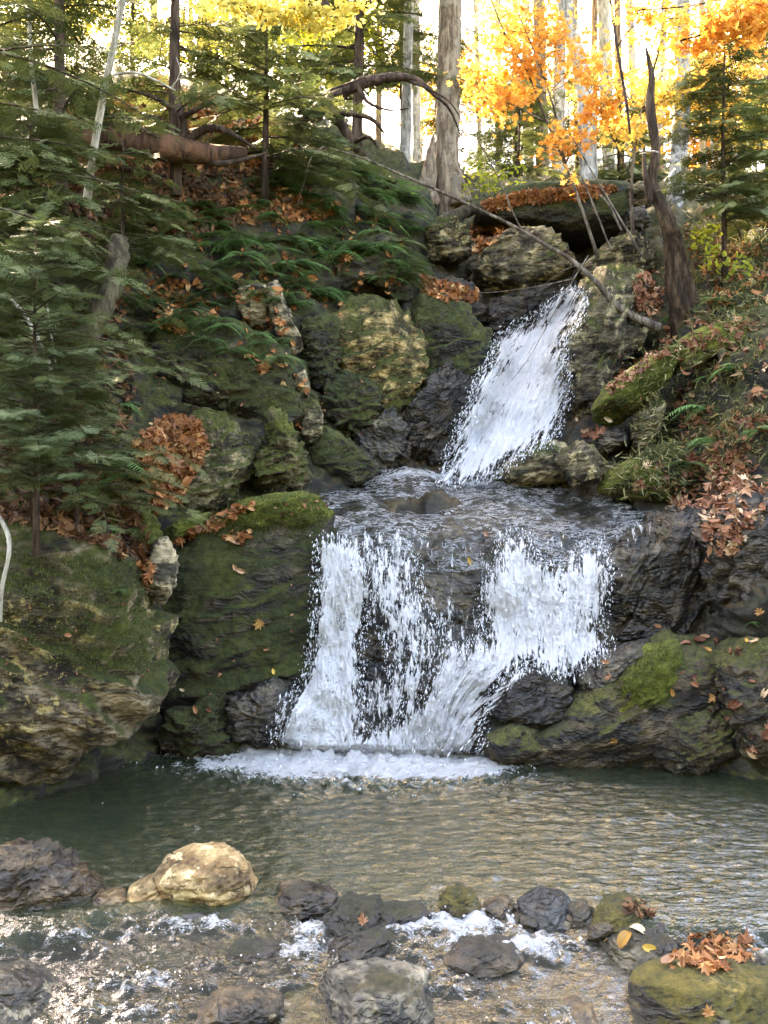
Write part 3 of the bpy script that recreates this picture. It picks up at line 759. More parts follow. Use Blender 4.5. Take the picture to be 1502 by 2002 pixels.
# bedrock ledge: a thick slab with the water sliding over it
LC = [(560,930,9.2),(700,930,9.15),(900,935,9.1),(1100,940,9.05),(1330,950,8.7),
      (600,990,8.3),(750,990,8.35),(900,990,8.4),(1100,995,8.3),(1300,1000,8.1),
      (600,1045,7.65),(750,1050,7.7),(900,1055,7.75),(1050,1055,7.75),(1180,1065,7.7),(1300,1060,7.8),
      (600,1100,7.5),(750,1110,7.5),(900,1130,7.55),(1050,1100,7.5),(1180,1110,7.45),(1300,1130,7.6),
      (600,1250,7.35),(700,1230,7.42),(800,1240,7.25),(900,1220,7.45),(1000,1220,7.35),(1180,1250,7.2),(1300,1250,7.4),
      (600,1350,7.15),(700,1350,7.2),(800,1330,7.1),(900,1300,7.15),(1000,1300,7.0),(1180,1330,7.0),
      (600,1470,7.0),(800,1470,6.9),(900,1450,6.85),(1000,1440,6.8),(1300,1450,6.9)]
lx = np.arange(560, 1331, 2.5); ly = np.arange(926, 1502, 2.5)
LX, LY = np.meshgrid(lx, ly)
LYY = rbf(LC, LX, LY)
LV = PA(LX, LY, LYY)
LN = grid_normals(LV).reshape(-1, 3)
LN *= np.where(LN[:, 2:3] - .6 * LN[:, 1:2] < 0, -1, 1)
Lf = LV.reshape(-1, 3)
Ll = np.stack([Lf[:, 0] * .94 - Lf[:, 2] * .34, Lf[:, 1], Lf[:, 0] * .34 + Lf[:, 2] * .94], -1)
face = np.clip((LY.ravel() - 1030) / 60, 0, 1)
ld = fbm(Lf * 1.8 + 5, 3) * .10 + fbm(Ll * np.array([2.2, 2.2, 9]) + 9, 5, .6, ridge=True) * (.018 + .035 * face) + fbm(Lf * 14, 3) * .012 * (.4 + face)
Lf = Lf + LN * ld[:, None]
edge = np.minimum(np.minimum(LX - 560, 1330 - LX), 1500 - LY).ravel()
Lf[:, 1] += np.clip(1 - edge / 30, 0, 1)**2 * .5
nl_r, nl_c = LX.shape
back = Lf + np.array([0, .9, -.15])
fr = grid_faces(nl_r, nl_c); n0 = len(Lf)
b_idx = np.concatenate([np.arange(nl_c), (np.arange(1, nl_r)) * nl_c + nl_c - 1, (nl_r - 1) * nl_c + np.arange(nl_c - 2, -1, -1), np.arange(nl_r - 2, 0, -1) * nl_c])
b2 = np.roll(b_idx, -1)
rim = np.stack([b_idx, b2, b2 + n0, b_idx + n0], -1)
M_LEDGE = rock_mat('ledge_schist', (.022, .021, .018), (.13, .11, .08), moss=.22, mossc=(.024, .03, .008), lichen=0.0, wet=1.0, strata=(.15, -.38), sc=.9)
ledge = put('bedrock_ledge', np.concatenate([Lf, back]), [np.concatenate([fr, fr[:, ::-1] + n0, rim])], M_LEDGE,
    label='broad brown bedrock ledge the lower waterfall spills over', cat='rock ledge')
# ------------------------------------------------------------------ looking up surfaces
bpy.context.view_layer.update()
_dg = bpy.context.evaluated_depsgraph_get()
_ray = SC.ray_cast
def hit(px, py):
    d = Vector(((px - CX) / F, 1.0, (HZ - py) / F)); L = d.length
    ok, loc, nrm, idx, ob, _ = _ray(_dg, (0, 0, CAMZ), d / L, distance=120)
    if not ok: return None
    return np.array(loc), np.array(nrm), ob.name
def hits(pts):
    out = [hit(*p) for p in pts]
    k = [i for i, h in enumerate(out) if h is not None]
    return np.array([out[i][0] for i in k]), np.array([out[i][1] for i in k]), k

def blur(A, n):
    for _ in range(n):
        B = np.pad(A, 1, mode='edge')
        A = (B[:-2, 1:-1] + B[2:, 1:-1] + B[1:-1, :-2] + B[1:-1, 2:] + 2 * B[1:-1, 1:-1]) / 6
    return A

# ------------------------------------------------------------------ water materials
def water_sheet_mat(name, body, tint, bodyw, bumpk, foamc=(.90, .91, .93), spec=1.0, painted_sheen=0.0):
    k = NT(name)
    v = k.mapv((1, 2.2, 1))
    w1 = k.noise(5.0, 3, .5, v, .5); w2 = k.noise(17, 4, .6, v, .4)
    tb = k.attr('turb')
    h = k.math('ADD', k.math('MULTIPLY', w1, .5), k.math('MULTIPLY', w2, .35))
    nb = k.bump(h, 1.0, bumpk)
    tr = k.n('ShaderNodeBsdfTransparent'); tr.inputs[0].default_value = (*tint, 1)
    df = k.n('ShaderNodeBsdfDiffuse'); k.l(k.mix(tb, body, (.050, .046, .034)), df.inputs[0])
    under = k.n('ShaderNodeMixShader'); under.inputs[0].default_value = bodyw
    k.l(tr.outputs[0], under.inputs[1]); k.l(df.outputs[0], under.inputs[2])
    gl = k.n('ShaderNodeBsdfGlossy'); gl.inputs['Roughness'].default_value = .06; k.l(nb, gl.inputs['Normal'])
    fr = k.n('ShaderNodeFresnel'); fr.inputs['IOR'].default_value = 1.36; k.l(nb, fr.inputs['Normal'])
    wa = k.n('ShaderNodeMixShader'); k.l(k.math('MULTIPLY', fr.outputs[0], spec), wa.inputs[0]); k.l(under.outputs[0], wa.inputs[1]); k.l(gl.outputs[0], wa.inputs[2])
    fo = k.attr('foam')
    fn = k.math('ADD', k.math('MULTIPLY', k.noise(30, 9, .78, k.mapv((1, 3.2, 1)), 1.4), 1.35), k.math('MULTIPLY', k.noise(6, 3, .6, k.mapv((1, 2.5, 1)), .8), .7))
    f = k.step(k.math('ADD', k.math('MULTIPLY', k.math('SUBTRACT', fn, 1.175), 2.3), k.math('SUBTRACT', fo, .32)), -.08, .34)
    if painted_sheen:  # thin white lines painted into the film colour as highlights
        sv = k.noise(1, 6, .65, k.mapv((5, 16, 16), (0, 0, .25)), 1.5)
        ln = k.math('SUBTRACT', 1.0, k.step(k.math('ABSOLUTE', k.math('SUBTRACT', sv, .5)), .0, .045))
        ln = k.math('MULTIPLY', ln, k.step(k.noise(3.5, 3), .38, .52))
        f = k.math('MAXIMUM', f, k.math('MULTIPLY', ln, painted_sheen))
    b = k.n('ShaderNodeBsdfPrincipled')
    k.l(k.mix(k.noise(40, 5, .7), tuple(c * .8 for c in foamc), foamc), b.inputs['Base Color']); b.inputs['Roughness'].default_value = .45
    k.l(k.bump(fn, 1.0, .04), b.inputs['Normal'])
    x = k.n('ShaderNodeMixShader'); k.l(f, x.inputs[0]); k.l(wa.outputs[0], x.inputs[1]); k.l(b.outputs[0], x.inputs[2])
    return k.done(x.outputs[0])

def fall_mat(name, lo=.30, hi=.62, flow=(0, 0, 0)):
    k = NT(name)
    dn = k.attr('dens')
    uv = k.n('ShaderNodeCombineXYZ')
    k.l(k.attr('fu'), uv.inputs[0]); k.l(k.attr('fv'), uv.inputs[1]); k.l(k.attr('fw'), uv.inputs[2])
    v1 = k.mapv((44, 12, 9), vec=uv.outputs[0]); v2 = k.mapv((14, 3.2, 4), vec=uv.outputs[0])
    n1 = k.noise(1, 7, .72, v1, .8); n2 = k.noise(1, 5, .6, v2, .6)
    s = k.math('ADD', k.math('MULTIPLY', n1, .95), k.math('MULTIPLY', n2, .75))
    a = k.step(k.math('ADD', k.math('SUBTRACT', s, 1.0), k.math('MULTIPLY', dn, .33)), -.03, .08)
    b = k.n('ShaderNodeBsdfPrincipled')
    k.l(k.ramp(n1, [(.30, (.55, .58, .64)), (.46, (.84, .86, .90)), (.60, (.95, .95, .96))]), b.inputs['Base Color'])
    b.inputs['Roughness'].default_value = .35
    k.l(k.bump(s, 1.0, .05), b.inputs['Normal'])
    tl = k.n('ShaderNodeBsdfTranslucent'); tl.inputs[0].default_value = (.8, .86, .95, 1)
    m1 = k.n('ShaderNodeMixShader'); m1.inputs[0].default_value = .25
    k.l(b.outputs[0], m1.inputs[1]); k.l(tl.outputs[0], m1.inputs[2])
    tr = k.n('ShaderNodeBsdfTransparent'); tr.inputs[0].default_value = (.93, .95, .97, 1)
    x = k.n('ShaderNodeMixShader'); k.l(a, x.inputs[0]); k.l(tr.outputs[0], x.inputs[1]); k.l(m1.outputs[0], x.inputs[2])
    return k.done(x.outputs[0])

k = NT('spray_drops')
b = k.bsdf(k.mix(k.rnd, (.80, .83, .88), (.95, .95, .96)), .25, None, .6, (.8, .85, .95), .3)
M_DROP = k.done(b)

OCT = np.array([[1, 0, 0], [-1, 0, 0], [0, 1, 0], [0, -1, 0], [0, 0, 1.], [0, 0, -1.]])
OCTF = np.array([[0, 2, 4], [2, 1, 4], [1, 3, 4], [3, 0, 4], [2, 0, 5], [1, 2, 5], [3, 1, 5], [0, 3, 5]])

def falls(label, polys, bbox, step, offset, flow, seed, mat, ndrops, dsize, bulge=.06):
    """white water hung over whatever rock it runs down; polys = [(polygon, density, feather)]"""
    x0, y0, x1, y1 = bbox
    X, Y = np.meshgrid(np.arange(x0, x1, step), np.arange(y0, y1, step))
    c = 10
    Xc, Yc = np.meshgrid(np.arange(x0, x1 + c, c), np.arange(y0, y1 + c, c))
    H = np.array([[hit(a, b)[0][1] for a, b in zip(r1, r2)] for r1, r2 in zip(Xc, Yc)])
    Hm = H.copy()
    for _ in range(1):
        B = np.pad(Hm, 1, mode='edge')
        Hm = np.minimum.reduce([B[1:-1, 1:-1], B[:-2, 1:-1], B[2:, 1:-1], B[1:-1, :-2], B[1:-1, 2:]])
    H = blur(Hm, 3)
    fx = np.clip((X - x0) / c, 0, H.shape[1] - 1.001); fy = np.clip((Y - y0) / c, 0, H.shape[0] - 1.001)
    i, j = fy.astype(int), fx.astype(int); u, v = fx - j, fy - i
    D = (H[i, j] * (1 - u) * (1 - v) + H[i, j + 1] * u * (1 - v) + H[i + 1, j] * (1 - u) * v + H[i + 1, j + 1] * u * v)
    dens = np.full(X.shape, -1.0); wdens = dens.copy()
    for poly, dn, fe in polys:
        sd = poly_sd(poly, X, Y) + (12 if dn > .9 else 4)
        dens = np.maximum(dens, np.where(sd > 0, np.clip(sd / fe, 0, 1) * dn, np.clip(sd / fe, -1, 0)))
        if dn > .5: wdens = np.maximum(wdens, np.clip(sd / fe, -1, 1))
    q = flow(X, Y)                                   # down-flow direction field (unit, photo axes)
    fu = (X - np.cumsum(q[0] / q[1] + 0 * X, 0) * step) / 250.; fv = Y / 250.
    Q = np.stack([fu.ravel() * 30, fv.ravel() * 9, np.full(fu.size, seed)], -1)
    nz = fbm(Q, 4, .6, ridge=True).reshape(X.shape)
    nz2 = fbm(np.stack([fu.ravel() * 7, fv.ravel() * 2.5, np.full(fu.size, seed + 5.)], -1), 3).reshape(X.shape)
    th = np.clip(dens, 0, 1)
    D2 = D - offset - th**.5 * bulge - nz * .022 * (th + .2) - nz2 * .09 * (th + .1)
    V = PA(X, Y, D2).reshape(-1, 3)
    keep = dens > -.42
    Q4 = grid_faces(*X.shape, keep=keep)
    V2, Q4, dn_, fu_, fv_ = compact(V, Q4, dens.ravel(), fu.ravel(), fv.ravel())
    org = np.array([V2[:, 0].mean(), V2[:, 1].mean(), V2[:, 2].min()])
    o = put('waterfall', V2, Q4, mat, origin=org, label=label, cat='waterfall', kind='structure',
            attrs={'dens': dn_, 'fu': fu_, 'fv': fv_, 'fw': np.full(len(fu_), float(seed))})
    o['org'] = [float(t) for t in org]
    # thrown drops and strings
    rs = np.random.RandomState(seed)
    w = np.exp(-((wdens.ravel() - .12) / .24) ** 2) + .25 * (wdens.ravel() > .45)
    w /= w.sum()
    idx = rs.choice(len(w), ndrops, p=w)
    pos = V[idx] + rs.normal(size=(ndrops, 3)) * np.array([.012, .03, .012])
    pos[:, 1] -= rs.rand(ndrops) * .05
    Yd = pos[:, 1:2]
    qx, qy = q[0].ravel()[idx], q[1].ravel()[idx]
    d = np.stack([qx, -.35 * np.ones_like(qx), -qy], -1) + rs.normal(size=(ndrops, 3)) * .22
    Rm = dir_frames(d, rs.rand(ndrops) * 6.28)
    s = dsize * rs.lognormal(0, .45, ndrops)
    sc = np.stack([s * rs.uniform(1.2, 4.2, ndrops), s * .9, s * .9], -1)
    Vd, Fd, _ = scatter(OCT, OCTF, pos, Rm, sc, np.zeros(ndrops))
    sp = put('spray', Vd, Fd, M_DROP, parent=o)
    sp['kind'] = 'stuff'
    return o

M_FALL = fall_mat('white_water')
UP = [((1112,572),(1136,578),(1132,610),(1103,652),(1093,690),(1103,740),(1098,790),(1083,835),(1062,858),(1000,888),(962,925),(940,938),(870,938),(886,885),(903,840),(928,790),(938,745),(963,718),(982,660),(1012,645),(1062,618))]
def flow_up(X, Y):
    a = np.interp(Y, [570, 700, 930], [.62, .50, .42]); n = np.sqrt(a * a + 1)
    return (-a / n, 1 / n)
falls('long white upper waterfall tumbling down to the left between the dark rocks',
      [(UP[0], 1.0, 36)], (850, 560, 1150, 950), 1.6, .10, flow_up, 1, M_FALL, 4500, .0030, .16)
LA = [(630,1058),(660,1060),(700,1075),(716,1100),(718,1170),(702,1230),(697,1300),(702,1400),(705,1505),(530,1505),(556,1390),(588,1345),(608,1310),(620,1240),(628,1150)]
LB = [(700,1075),(742,1050),(792,1055),(812,1090),(825,1150),(840,1195),(864,1222),(868,1268),(850,1310),(840,1360),(800,1450),(775,1450),(785,1380),(760,1310),(748,1230),(722,1200),(712,1150)]
LCc = [(982,1060),(1000,1045),(1025,1052),(1045,1098),(1090,1112),(1120,1105),(1132,1078),(1176,1072),(1184,1130),(1168,1230),(1184,1262),(1120,1312),(1085,1305),(1040,1290),(985,1318),(955,1350),(935,1400),(925,1505),(700,1505),(740,1440),(800,1400),(840,1350),(862,1300),(880,1268),(955,1255),(950,1220),(958,1150),(975,1110)]
LDd = [(700,1300),(760,1310),(800,1350),(790,1440),(700,1440)]
LE = [(935,1400),(980,1330),(1040,1290),(1110,1310),(1120,1370),(1100,1330),(1050,1308),(990,1345),(960,1400),(930,1440)]
LF = [(530,1505),(560,1410),(700,1435),(900,1435),(935,1505)]
LT1 = [(640,950),(1240,950),(1270,1000),(1240,1060),(1180,1080),(980,1070),(620,1065),(620,1000)]
LT2 = [(990,945),(1035,945),(1040,1000),(1025,1060),(985,1075),(1000,1020)]
LT3 = [(625,1040),(720,1030),(800,1035),(820,1075),(700,1085),(628,1070)]
LT4 = [(1130,1040),(1260,1010),(1275,1035),(1190,1085),(1120,1100),(1040,1100),(1030,1060)]
LM = [(800,1060),(980,1060),(960,1150),(950,1250),(870,1260),(830,1190)]
def flow_lo(X, Y):
    a = .9 * np.exp(-(((X - 930) / 90)**2)) * np.clip((Y - 1270) / 70, 0, 1) + .35 * np.clip((660 - X) / 80, 0, 1) * np.clip((Y - 1250) / 100, 0, 1)
    n = np.sqrt(a * a + 1)
    return (-a / n, 1 / n)
falls('wide lower waterfall dropping in three white strands into the pool',
      [(LT3, .36, 24), (LT4, .12, 24), (LM, .10, 12), (LA, 1.0, 32), (LB, .58, 30), (LCc, 1.0, 38), (LDd, .40, 30), (LE, .40, 14), (LF, 1.0, 30)], (510, 936, 1290, 1510), 1.8, .05, flow_lo, 2, M_FALL, 7500, .0025, .08)

# water sliding over the ledge
lm = (LY.ravel() < 1120)
Q4 = grid_faces(nl_r, nl_c, keep=lm)
fo = np.full(LX.shape, .02)
def fblob(cx, cy, rx, ry, a): return a * np.exp(-(((LX - cx) / rx)**2 + ((LY - cy) / ry)**2))
fo = fo + fblob(860, 937, 170, 9, .75) + fblob(1010, 948, 120, 9, .35) + fblob(1015, 985, 22, 50, .50) + fblob(1000, 955, 90, 14, .25) + fblob(680, 1000, 20, 14, .25) + fblob(800, 945, 200, 12, .15) + fblob(1230, 1030, 60, 25, .2) + fblob(740, 1045, 60, 15, .25) + fblob(1010, 1045, 40, 15, .3) + fblob(1150, 1060, 40, 15, .3)
Vf = Lf + LN * .018 + LN * (fbm(Ll * np.array([9, 9, 26]) + 3, 4, .6) * .012)[:, None]
Vf2, Qf, fo2 = compact(Vf, Q4, fo.ravel())
M_FILM = water_sheet_mat('sliding_water', (.10, .10, .085), (.86, .86, .80), .06, .06, painted_sheen=.85)
put('water', Vf2, Qf, M_FILM, attrs={'foam': fo2, 'turb': fo2 * 0}, label='thin clear sheet of water sliding over the bedrock ledge between the falls', cat='water', kind='structure')

# pool and stream in one sheet
sx = np.arange(-4.6, 4.6, .0125); sy = np.concatenate([np.arange(1.4, 3.4, .05), np.arange(3.4, 8.6, .012)])
WX, WY = np.meshgrid(sx, sy)
wpx = WX / WY * F + CX
dam = np.interp(wpx, [-400, 150, 250, 520, 700, 1130, 1250, 1600], [4.45, 4.5, 4.62, 4.66, 4.72, 4.70, 4.52, 4.45])
dam = dam + .05 * pn(np.stack([WX.ravel() * 6, 0 * WX.ravel(), 0 * WX.ravel()], -1)).reshape(WX.shape)
tt = np.clip((dam - WY) / .16, 0, 1); tt = tt * tt * (3 - 2 * tt)
low = -.070 - np.clip((4.5 - WY) / .6, 0, 1.6) * .16
WQ = np.stack([WX.ravel(), WY.ravel(), 0 * WX.ravel()], -1)
ch = fbm(WQ * np.array([7, 14, 1]), 4, .55).reshape(WX.shape)
ch2 = fbm(WQ * np.array([2.2, 5, 1]) + 4, 3).reshape(WX.shape)
nearfall = np.exp(-((WX + .15) / 1.1)**2 - ((WY - 6.8) / .9)**2)
rip = .0125 + .016 * nearfall + .085 * np.exp(-((WX + .05) / .80)**2 - ((WY - 6.95) / .34)**2)
WZ = (1 - tt) * (ch * rip + ch2 * .006) + tt * (low + ch * .009 + ch2 * .018)
wpy = HZ + (CAMZ - WZ) * F / WY
fm = np.full(WX.shape, -.42) + .75 * ch2 + .55 * ch
def wblob(cx, cy, rx, ry, a): return a * np.exp(-((((wpx - cx) / rx)**2 + ((wpy - cy) / ry)**2)))
fm += wblob(700, 1462, 250, 34, 1.3) + wblob(810, 1490, 190, 42, 1.0) + wblob(660, 1506, 330, 30, .62) + wblob(700, 1512, 360, 62, .42) + wblob(430, 1464, 110, 16, .85) + wblob(500, 1464, 160, 16, .85) + wblob(540, 1503, 220, 18, .60) + wblob(900, 1512, 120, 12, .5) + wblob(800, 1480, 130, 30, .9) + wblob(640, 1500, 260, 18, .38) + wblob(450, 1462, 70, 10, .35) + wblob(890, 1508, 110, 14, .5)
for b in [(860,1830,80,26,.55),(940,1800,60,22,.55),(1080,1850,70,24,.5),(980,1865,90,18,.3),(770,1815,30,14,.4),(560,1870,70,18,.5),(640,1820,40,14,.35),(430,1810,80,10,.40),(330,1920,120,16,.40),(200,1850,120,30,.22),(520,1950,50,20,.45),(600,1845,40,18,.4),(250,1985,90,20,.35),(900,1930,70,26,.30),(500,1990,80,14,.3),(420,1890,60,10,.3),(960,1980,60,16,.2),(720,1895,60,8,.3),(140,1830,60,12,.25)]:
    fm += wblob(b[0], b[1], b[2] * 1.25, b[3] * 1.3, b[4] + .30)
fm += .24 * tt + .12 * tt * pn(WQ * np.array([28, 60, 1])).reshape(WX.shape) * 3 + .25 * np.exp(-((dam - .15 - WY) / .06) ** 2)
WZ = WZ + np.clip(fm, 0, .7) * .035 * (1 + 2 * fbm(WQ * np.array([16, 26, 1]) + 8, 3).reshape(WX.shape))
WV = np.stack([WX, WY, WZ], -1).reshape(-1, 3)
M_POOL = water_sheet_mat('pool_water', (.042, .056, .032), (.72, .80, .62), .44, .038, spec=.36)
put('water', WV, grid_faces(*WX.shape), M_POOL, origin=(0, 0, 0), attrs={'foam': fm.ravel(), 'turb': tt.ravel()},
    label='green brown pool water spilling over stones into the foaming stream in front', cat='water', kind='structure')
# froth thrown up off the stream and pool
rs = np.random.RandomState(5)
w = np.clip(fm.ravel() - .05, 0, 1) * (WY.ravel() > 3.6); w /= w.sum()
idx = rs.choice(len(w), 2500, p=w)
pos = WV[idx] + np.stack([rs.normal(size=2500) * .01, rs.normal(size=2500) * .01, rs.rand(2500) ** 2 * .02], -1)
s = .0026 * rs.lognormal(0, .5, 2500)
Vd, Fd, _ = scatter(OCT, OCTF, pos, frames(rs.normal(size=(2500, 3)), rs.rand(2500) * 6), np.stack([s * 1.6, s, s], -1), np.zeros(2500))
put('foam', Vd, Fd, M_DROP, label='beads of white froth riding on the pool edge and stream', cat='foam', kind='stuff')

# pebbles on the bed
M_PEB = rock_mat('pebbles', (.05, .045, .03), (.22, .19, .13), moss=-.5, lichen=.2, wet=.5, tan=(.25, .15, .07), tanw=.5, sc=3)
D, Fi = ico(2)
n = 2600
pp = np.stack([rs.uniform(-2.6, 2.6, n), rs.uniform(3.6, 6.4, n), np.full(n, BED + .01)], -1)
pp[:, 0] *= pp[:, 1] / 5.5
s = .022 * rs.lognormal(0, .5, n)
Dn = D * (1 + .18 * fbm(D * 1.5, 2)[:, None])
Vd, Fd, _ = scatter(Dn, Fi, pp, frames(np.array([[0, 0, 1.]]) + rs.normal(size=(n, 3)) * .2, rs.rand(n) * 6.28), np.stack([s * rs.uniform(1, 1.7, n), s, s * .6], -1), np.zeros(n))
put('pebbles', Vd, Fd, M_PEB, label='brown and grey pebbles lying on the stream bed under the water', cat='pebbles', kind='stuff')
# ------------------------------------------------------------------ leaves on the ground
def maple_leaf(curl=.25, seed=0, twist=.2):
    rs = np.random.RandomState(seed)
    a = np.radians([-90, -60, -38, -20, -8, 8, 20, 36, 52, 66, 78, 90, 102, 114, 128, 144, 160, 172, 188, 200, 218, 240])
    r = np.array([.12, .30, .42, .62, .40, .80, .56, .42, .95, .58, .72, 1.0, .72, .58, .95, .42, .56, .80, .40, .62, .42, .30])
    x, y = r * np.cos(a), r * np.sin(a) + .1
    z = curl * (x * x + y * y) * (1 + .6 * np.sin(3 * a + rs.rand() * 6)) + twist * x * y + rs.normal(size=len(a)) * .05
    V = np.concatenate([np.stack([x, y, z], -1), [[0, 0, 0]], np.array([[-.025, -.05, 0.02], [.025, -.05, .02], [0, -.85, .12]])])
    n = len(a); j = np.arange(n)
    Fc = np.stack([j * 0 + n, j, (j + 1) % n], -1)
    return V, np.concatenate([Fc, [[n + 1, n + 3, n + 2]]])
def oval_leaf(curl=.3, seed=0):
    t = np.linspace(-1, 1, 6)
    w = .48 * np.sqrt(np.clip(1 - t * t, 0, 1)) * (1 - .15 * t)
    V = np.concatenate([np.stack([-w, t, .12 + curl * t * t + w * .5], -1), np.stack([0 * t, t, curl * t * t], -1), np.stack([w, t, .12 + curl * t * t + w * .5], -1)])
    F_ = []
    for i in range(5):
        F_ += [[i, i + 1, i + 7], [i, i + 7, i + 6], [i + 6, i + 7, i + 13], [i + 6, i + 13, i + 12]]
    return V, np.array(F_)
def rhomb_leaf():
    V = np.array([[0, -1, 0], [.5, -.1, .15], [0, .05, 0], [-.5, -.1, .15], [0, 1, -.1]])
    return V, np.array([[0, 1, 2], [0, 2, 3], [2, 1, 4], [3, 2, 4]])
LEAFS = [maple_leaf(.25, 1), maple_leaf(-.35, 2, .4), maple_leaf(.6, 3, -.4), oval_leaf(.3), oval_leaf(-.4)]

LIT_ORANGE = leaf_mat('litter_orange', [(0, (.10, .035, .014)), (.35, (.24, .085, .03)), (.65, (.42, .17, .06)), (.85, (.55, .30, .13)), (1, (.62, .45, .25))], tw=.12, rough=.5)
LIT_BROWN = leaf_mat('litter_brown', [(0, (.03, .014, .008)), (.45, (.10, .045, .022)), (.8, (.24, .11, .05)), (1, (.45, .26, .12))], tw=.1, rough=.6)
LIT_TAN = leaf_mat('litter_tan', [(0, (.05, .02, .012)), (.3, (.17, .06, .032)), (.6, (.36, .16, .085)), (.85, (.55, .36, .22)), (1, (.66, .52, .36))], tw=.12, rough=.5)
LIT_YEL = leaf_mat('litter_yellow', [(0, (.20, .10, .03)), (.5, (.5, .26, .06)), (1, (.75, .5, .12))], tw=.2, rough=.5)

def litter(label, zones, mat, seed, name='fallen_leaves', size=.05, kinds=(0, 1, 2, 3, 4), jitter=.55, lift=.02, clump=0):
    rs = np.random.RandomState(seed)
    G_ = Geo()
    P_, N_ = [], []
    for poly, n in zones:
        pts = in_poly_pts(poly, int(n), rs)
        p, nn, k = hits(pts)
        if len(p): P_.append(p); N_.append(nn)
    p = np.concatenate(P_); nn = np.concatenate(N_)
    if clump:
        kk = fbm(p * 2.6 + 3, 3) > rs.uniform(-.35, .30, len(p)) + clump; p, nn = p[kk], nn[kk]
    nn = nn + np.array([0, -.1, .5]) + rs.normal(size=p.shape) * jitter
    p = p + nn / np.linalg.norm(nn, axis=1)[:, None] * (.004 + rs.rand(len(p), 1) * lift)
    s = size * np.clip(rs.lognormal(-.22, .32, len(p)), .35, 1.5)
    kd = rs.choice(kinds, len(p)); tint = np.clip(.5 * rs.rand(len(p)) ** 1.3 + .5 * rs.rand(len(p)) + .3 * pn(p * 3), 0, 1)
    for k in kinds:
        m = kd == k
        if not m.any(): continue
        T, TF = LEAFS[k]
        sk = s[m] * (.8 if k > 2 else 1)
        V, Fs, A = scatter(T, TF, p[m], frames(nn[m], rs.rand(m.sum()) * 6.28), sk, tint[m])
        G_.add(V, Fs, A)
    V, Fs, A = G_.out()
    return put(name, V, Fs, mat, attrs={'tint': A}, label=label, cat='fallen leaves', kind='stuff', smooth=False)

litter('heap of orange brown maple leaves caught between rocks on the left', [([(270,870),(330,815),(385,830),(400,870),(385,920),(340,985),(300,1000),(285,940)], 1500)], LIT_ORANGE, 21, lift=.07)
litter('carpet of red orange leaves on the long mossy block at the rim', [([(940,398),(1020,376),(1160,366),(1210,372),(1150,388),(1040,396),(960,412)], 1500), ([(920,440),(1000,440),(960,480),(925,500)], 250)], LIT_ORANGE, 22)
litter('orange leaves washed into the dark hollow left of the falls head', [([(822,540),(850,545),(935,570),(930,590),(860,588),(820,565)], 350)], LIT_ORANGE, 23)
litter('tan and brown leaves drifted down the right bank', [
    ([(1180,745),(1240,710),(1320,655),(1310,690),(1240,740),(1190,775)], 230),
    ([(1290,640),(1400,600),(1502,640),(1502,760),(1420,760),(1330,720)], 330),
    ([(1270,960),(1310,930),(1400,850),(1502,740),(1560,900),(1540,960),(1420,1000),(1300,985)], 1900),
    ([(1360,990),(1502,960),(1502,1000),(1440,1080),(1380,1080)], 160),
    ([(1330,760),(1420,740),(1400,860),(1330,880)], 160), ([(1240,540),(1310,520),(1300,600),(1260,640),(1240,600)], 350),
    ([(1140,845),(1185,835),(1180,860),(1150,870)], 40)], LIT_TAN, 24, clump=.06)
litter('brown leaves covering the forest floor at the upper right', [([(1330,440),(1400,395),(1560,380),(1560,620),(1390,600),(1360,520)], 650)], LIT_ORANGE, 25, size=.055, clump=.04)
litter('scattered rusty leaves lodged among the ferns of the left wall', [
    ([(270,560),(340,540),(420,560),(430,620),(380,660),(300,640)], 420), ([(450,380),(560,370),(660,400),(640,430),(540,440),(470,430)], 700),
    ([(380,600),(500,500),(640,470),(800,560),(600,640)], 120), ([(430,620),(560,620),(600,760),(500,740)], 110),
    ([(220,480),(760,400),(800,520),(640,560),(240,640)], 260), ([(570,750),(600,730),(605,770)], 14), ([(570,820),(592,830),(590,850)], 16)], LIT_ORANGE, 26, clump=.02)
litter('dark brown dead leaves and needles on the left bank', [
    ([(-60,850),(130,870),(260,960),(290,1080),(230,1090),(130,1040),(-60,1010)], 1500), ([(0,500),(250,480),(600,420),(620,330),(300,300),(0,330)], 2600), ([(100,600),(260,560),(260,860),(100,860)], 500)], LIT_BROWN, 27)
litter('red brown leaves on the mound at the upper left', [([(100,200),(300,150),(540,240),(640,300),(520,330),(160,330)], 2400)], LIT_ORANGE, 28, size=.06)
litter('orange leaves along the crevice above the black mossy wall', [([(330,1062),(420,1010),(500,985),(470,1010),(380,1050)], 110), ([(430,1045),(500,1040),(480,1062)], 14), ([(255,1060),(300,1110),(290,1150)], 40)], LIT_ORANGE, 29)
litter('wet tan leaves stuck to the dark rocks of the right bank', [([(1380,1000),(1470,1000),(1440,1090),(1380,1100)], 45), ([(1300,1250),(1502,1240),(1502,1500),(1300,1400)], 26), ([(1240,900),(1330,900),(1330,970),(1230,970)], 16)], LIT_TAN, 30, lift=.006, jitter=.25)
litter('heap of wet brown leaves piled on stones at the lower right', [([(1310,1890),(1340,1850),(1420,1832),(1470,1850),(1475,1880),(1400,1900)], 150)], LIT_ORANGE, 31, size=.034, lift=.05, jitter=.9)
litter('brown leaves draped over the mossy stone at the pool lip', [([(1215,1790),(1230,1760),(1270,1765),(1290,1795),(1250,1800)], 26)], LIT_BROWN, 32, size=.032, lift=.03, jitter=.8)
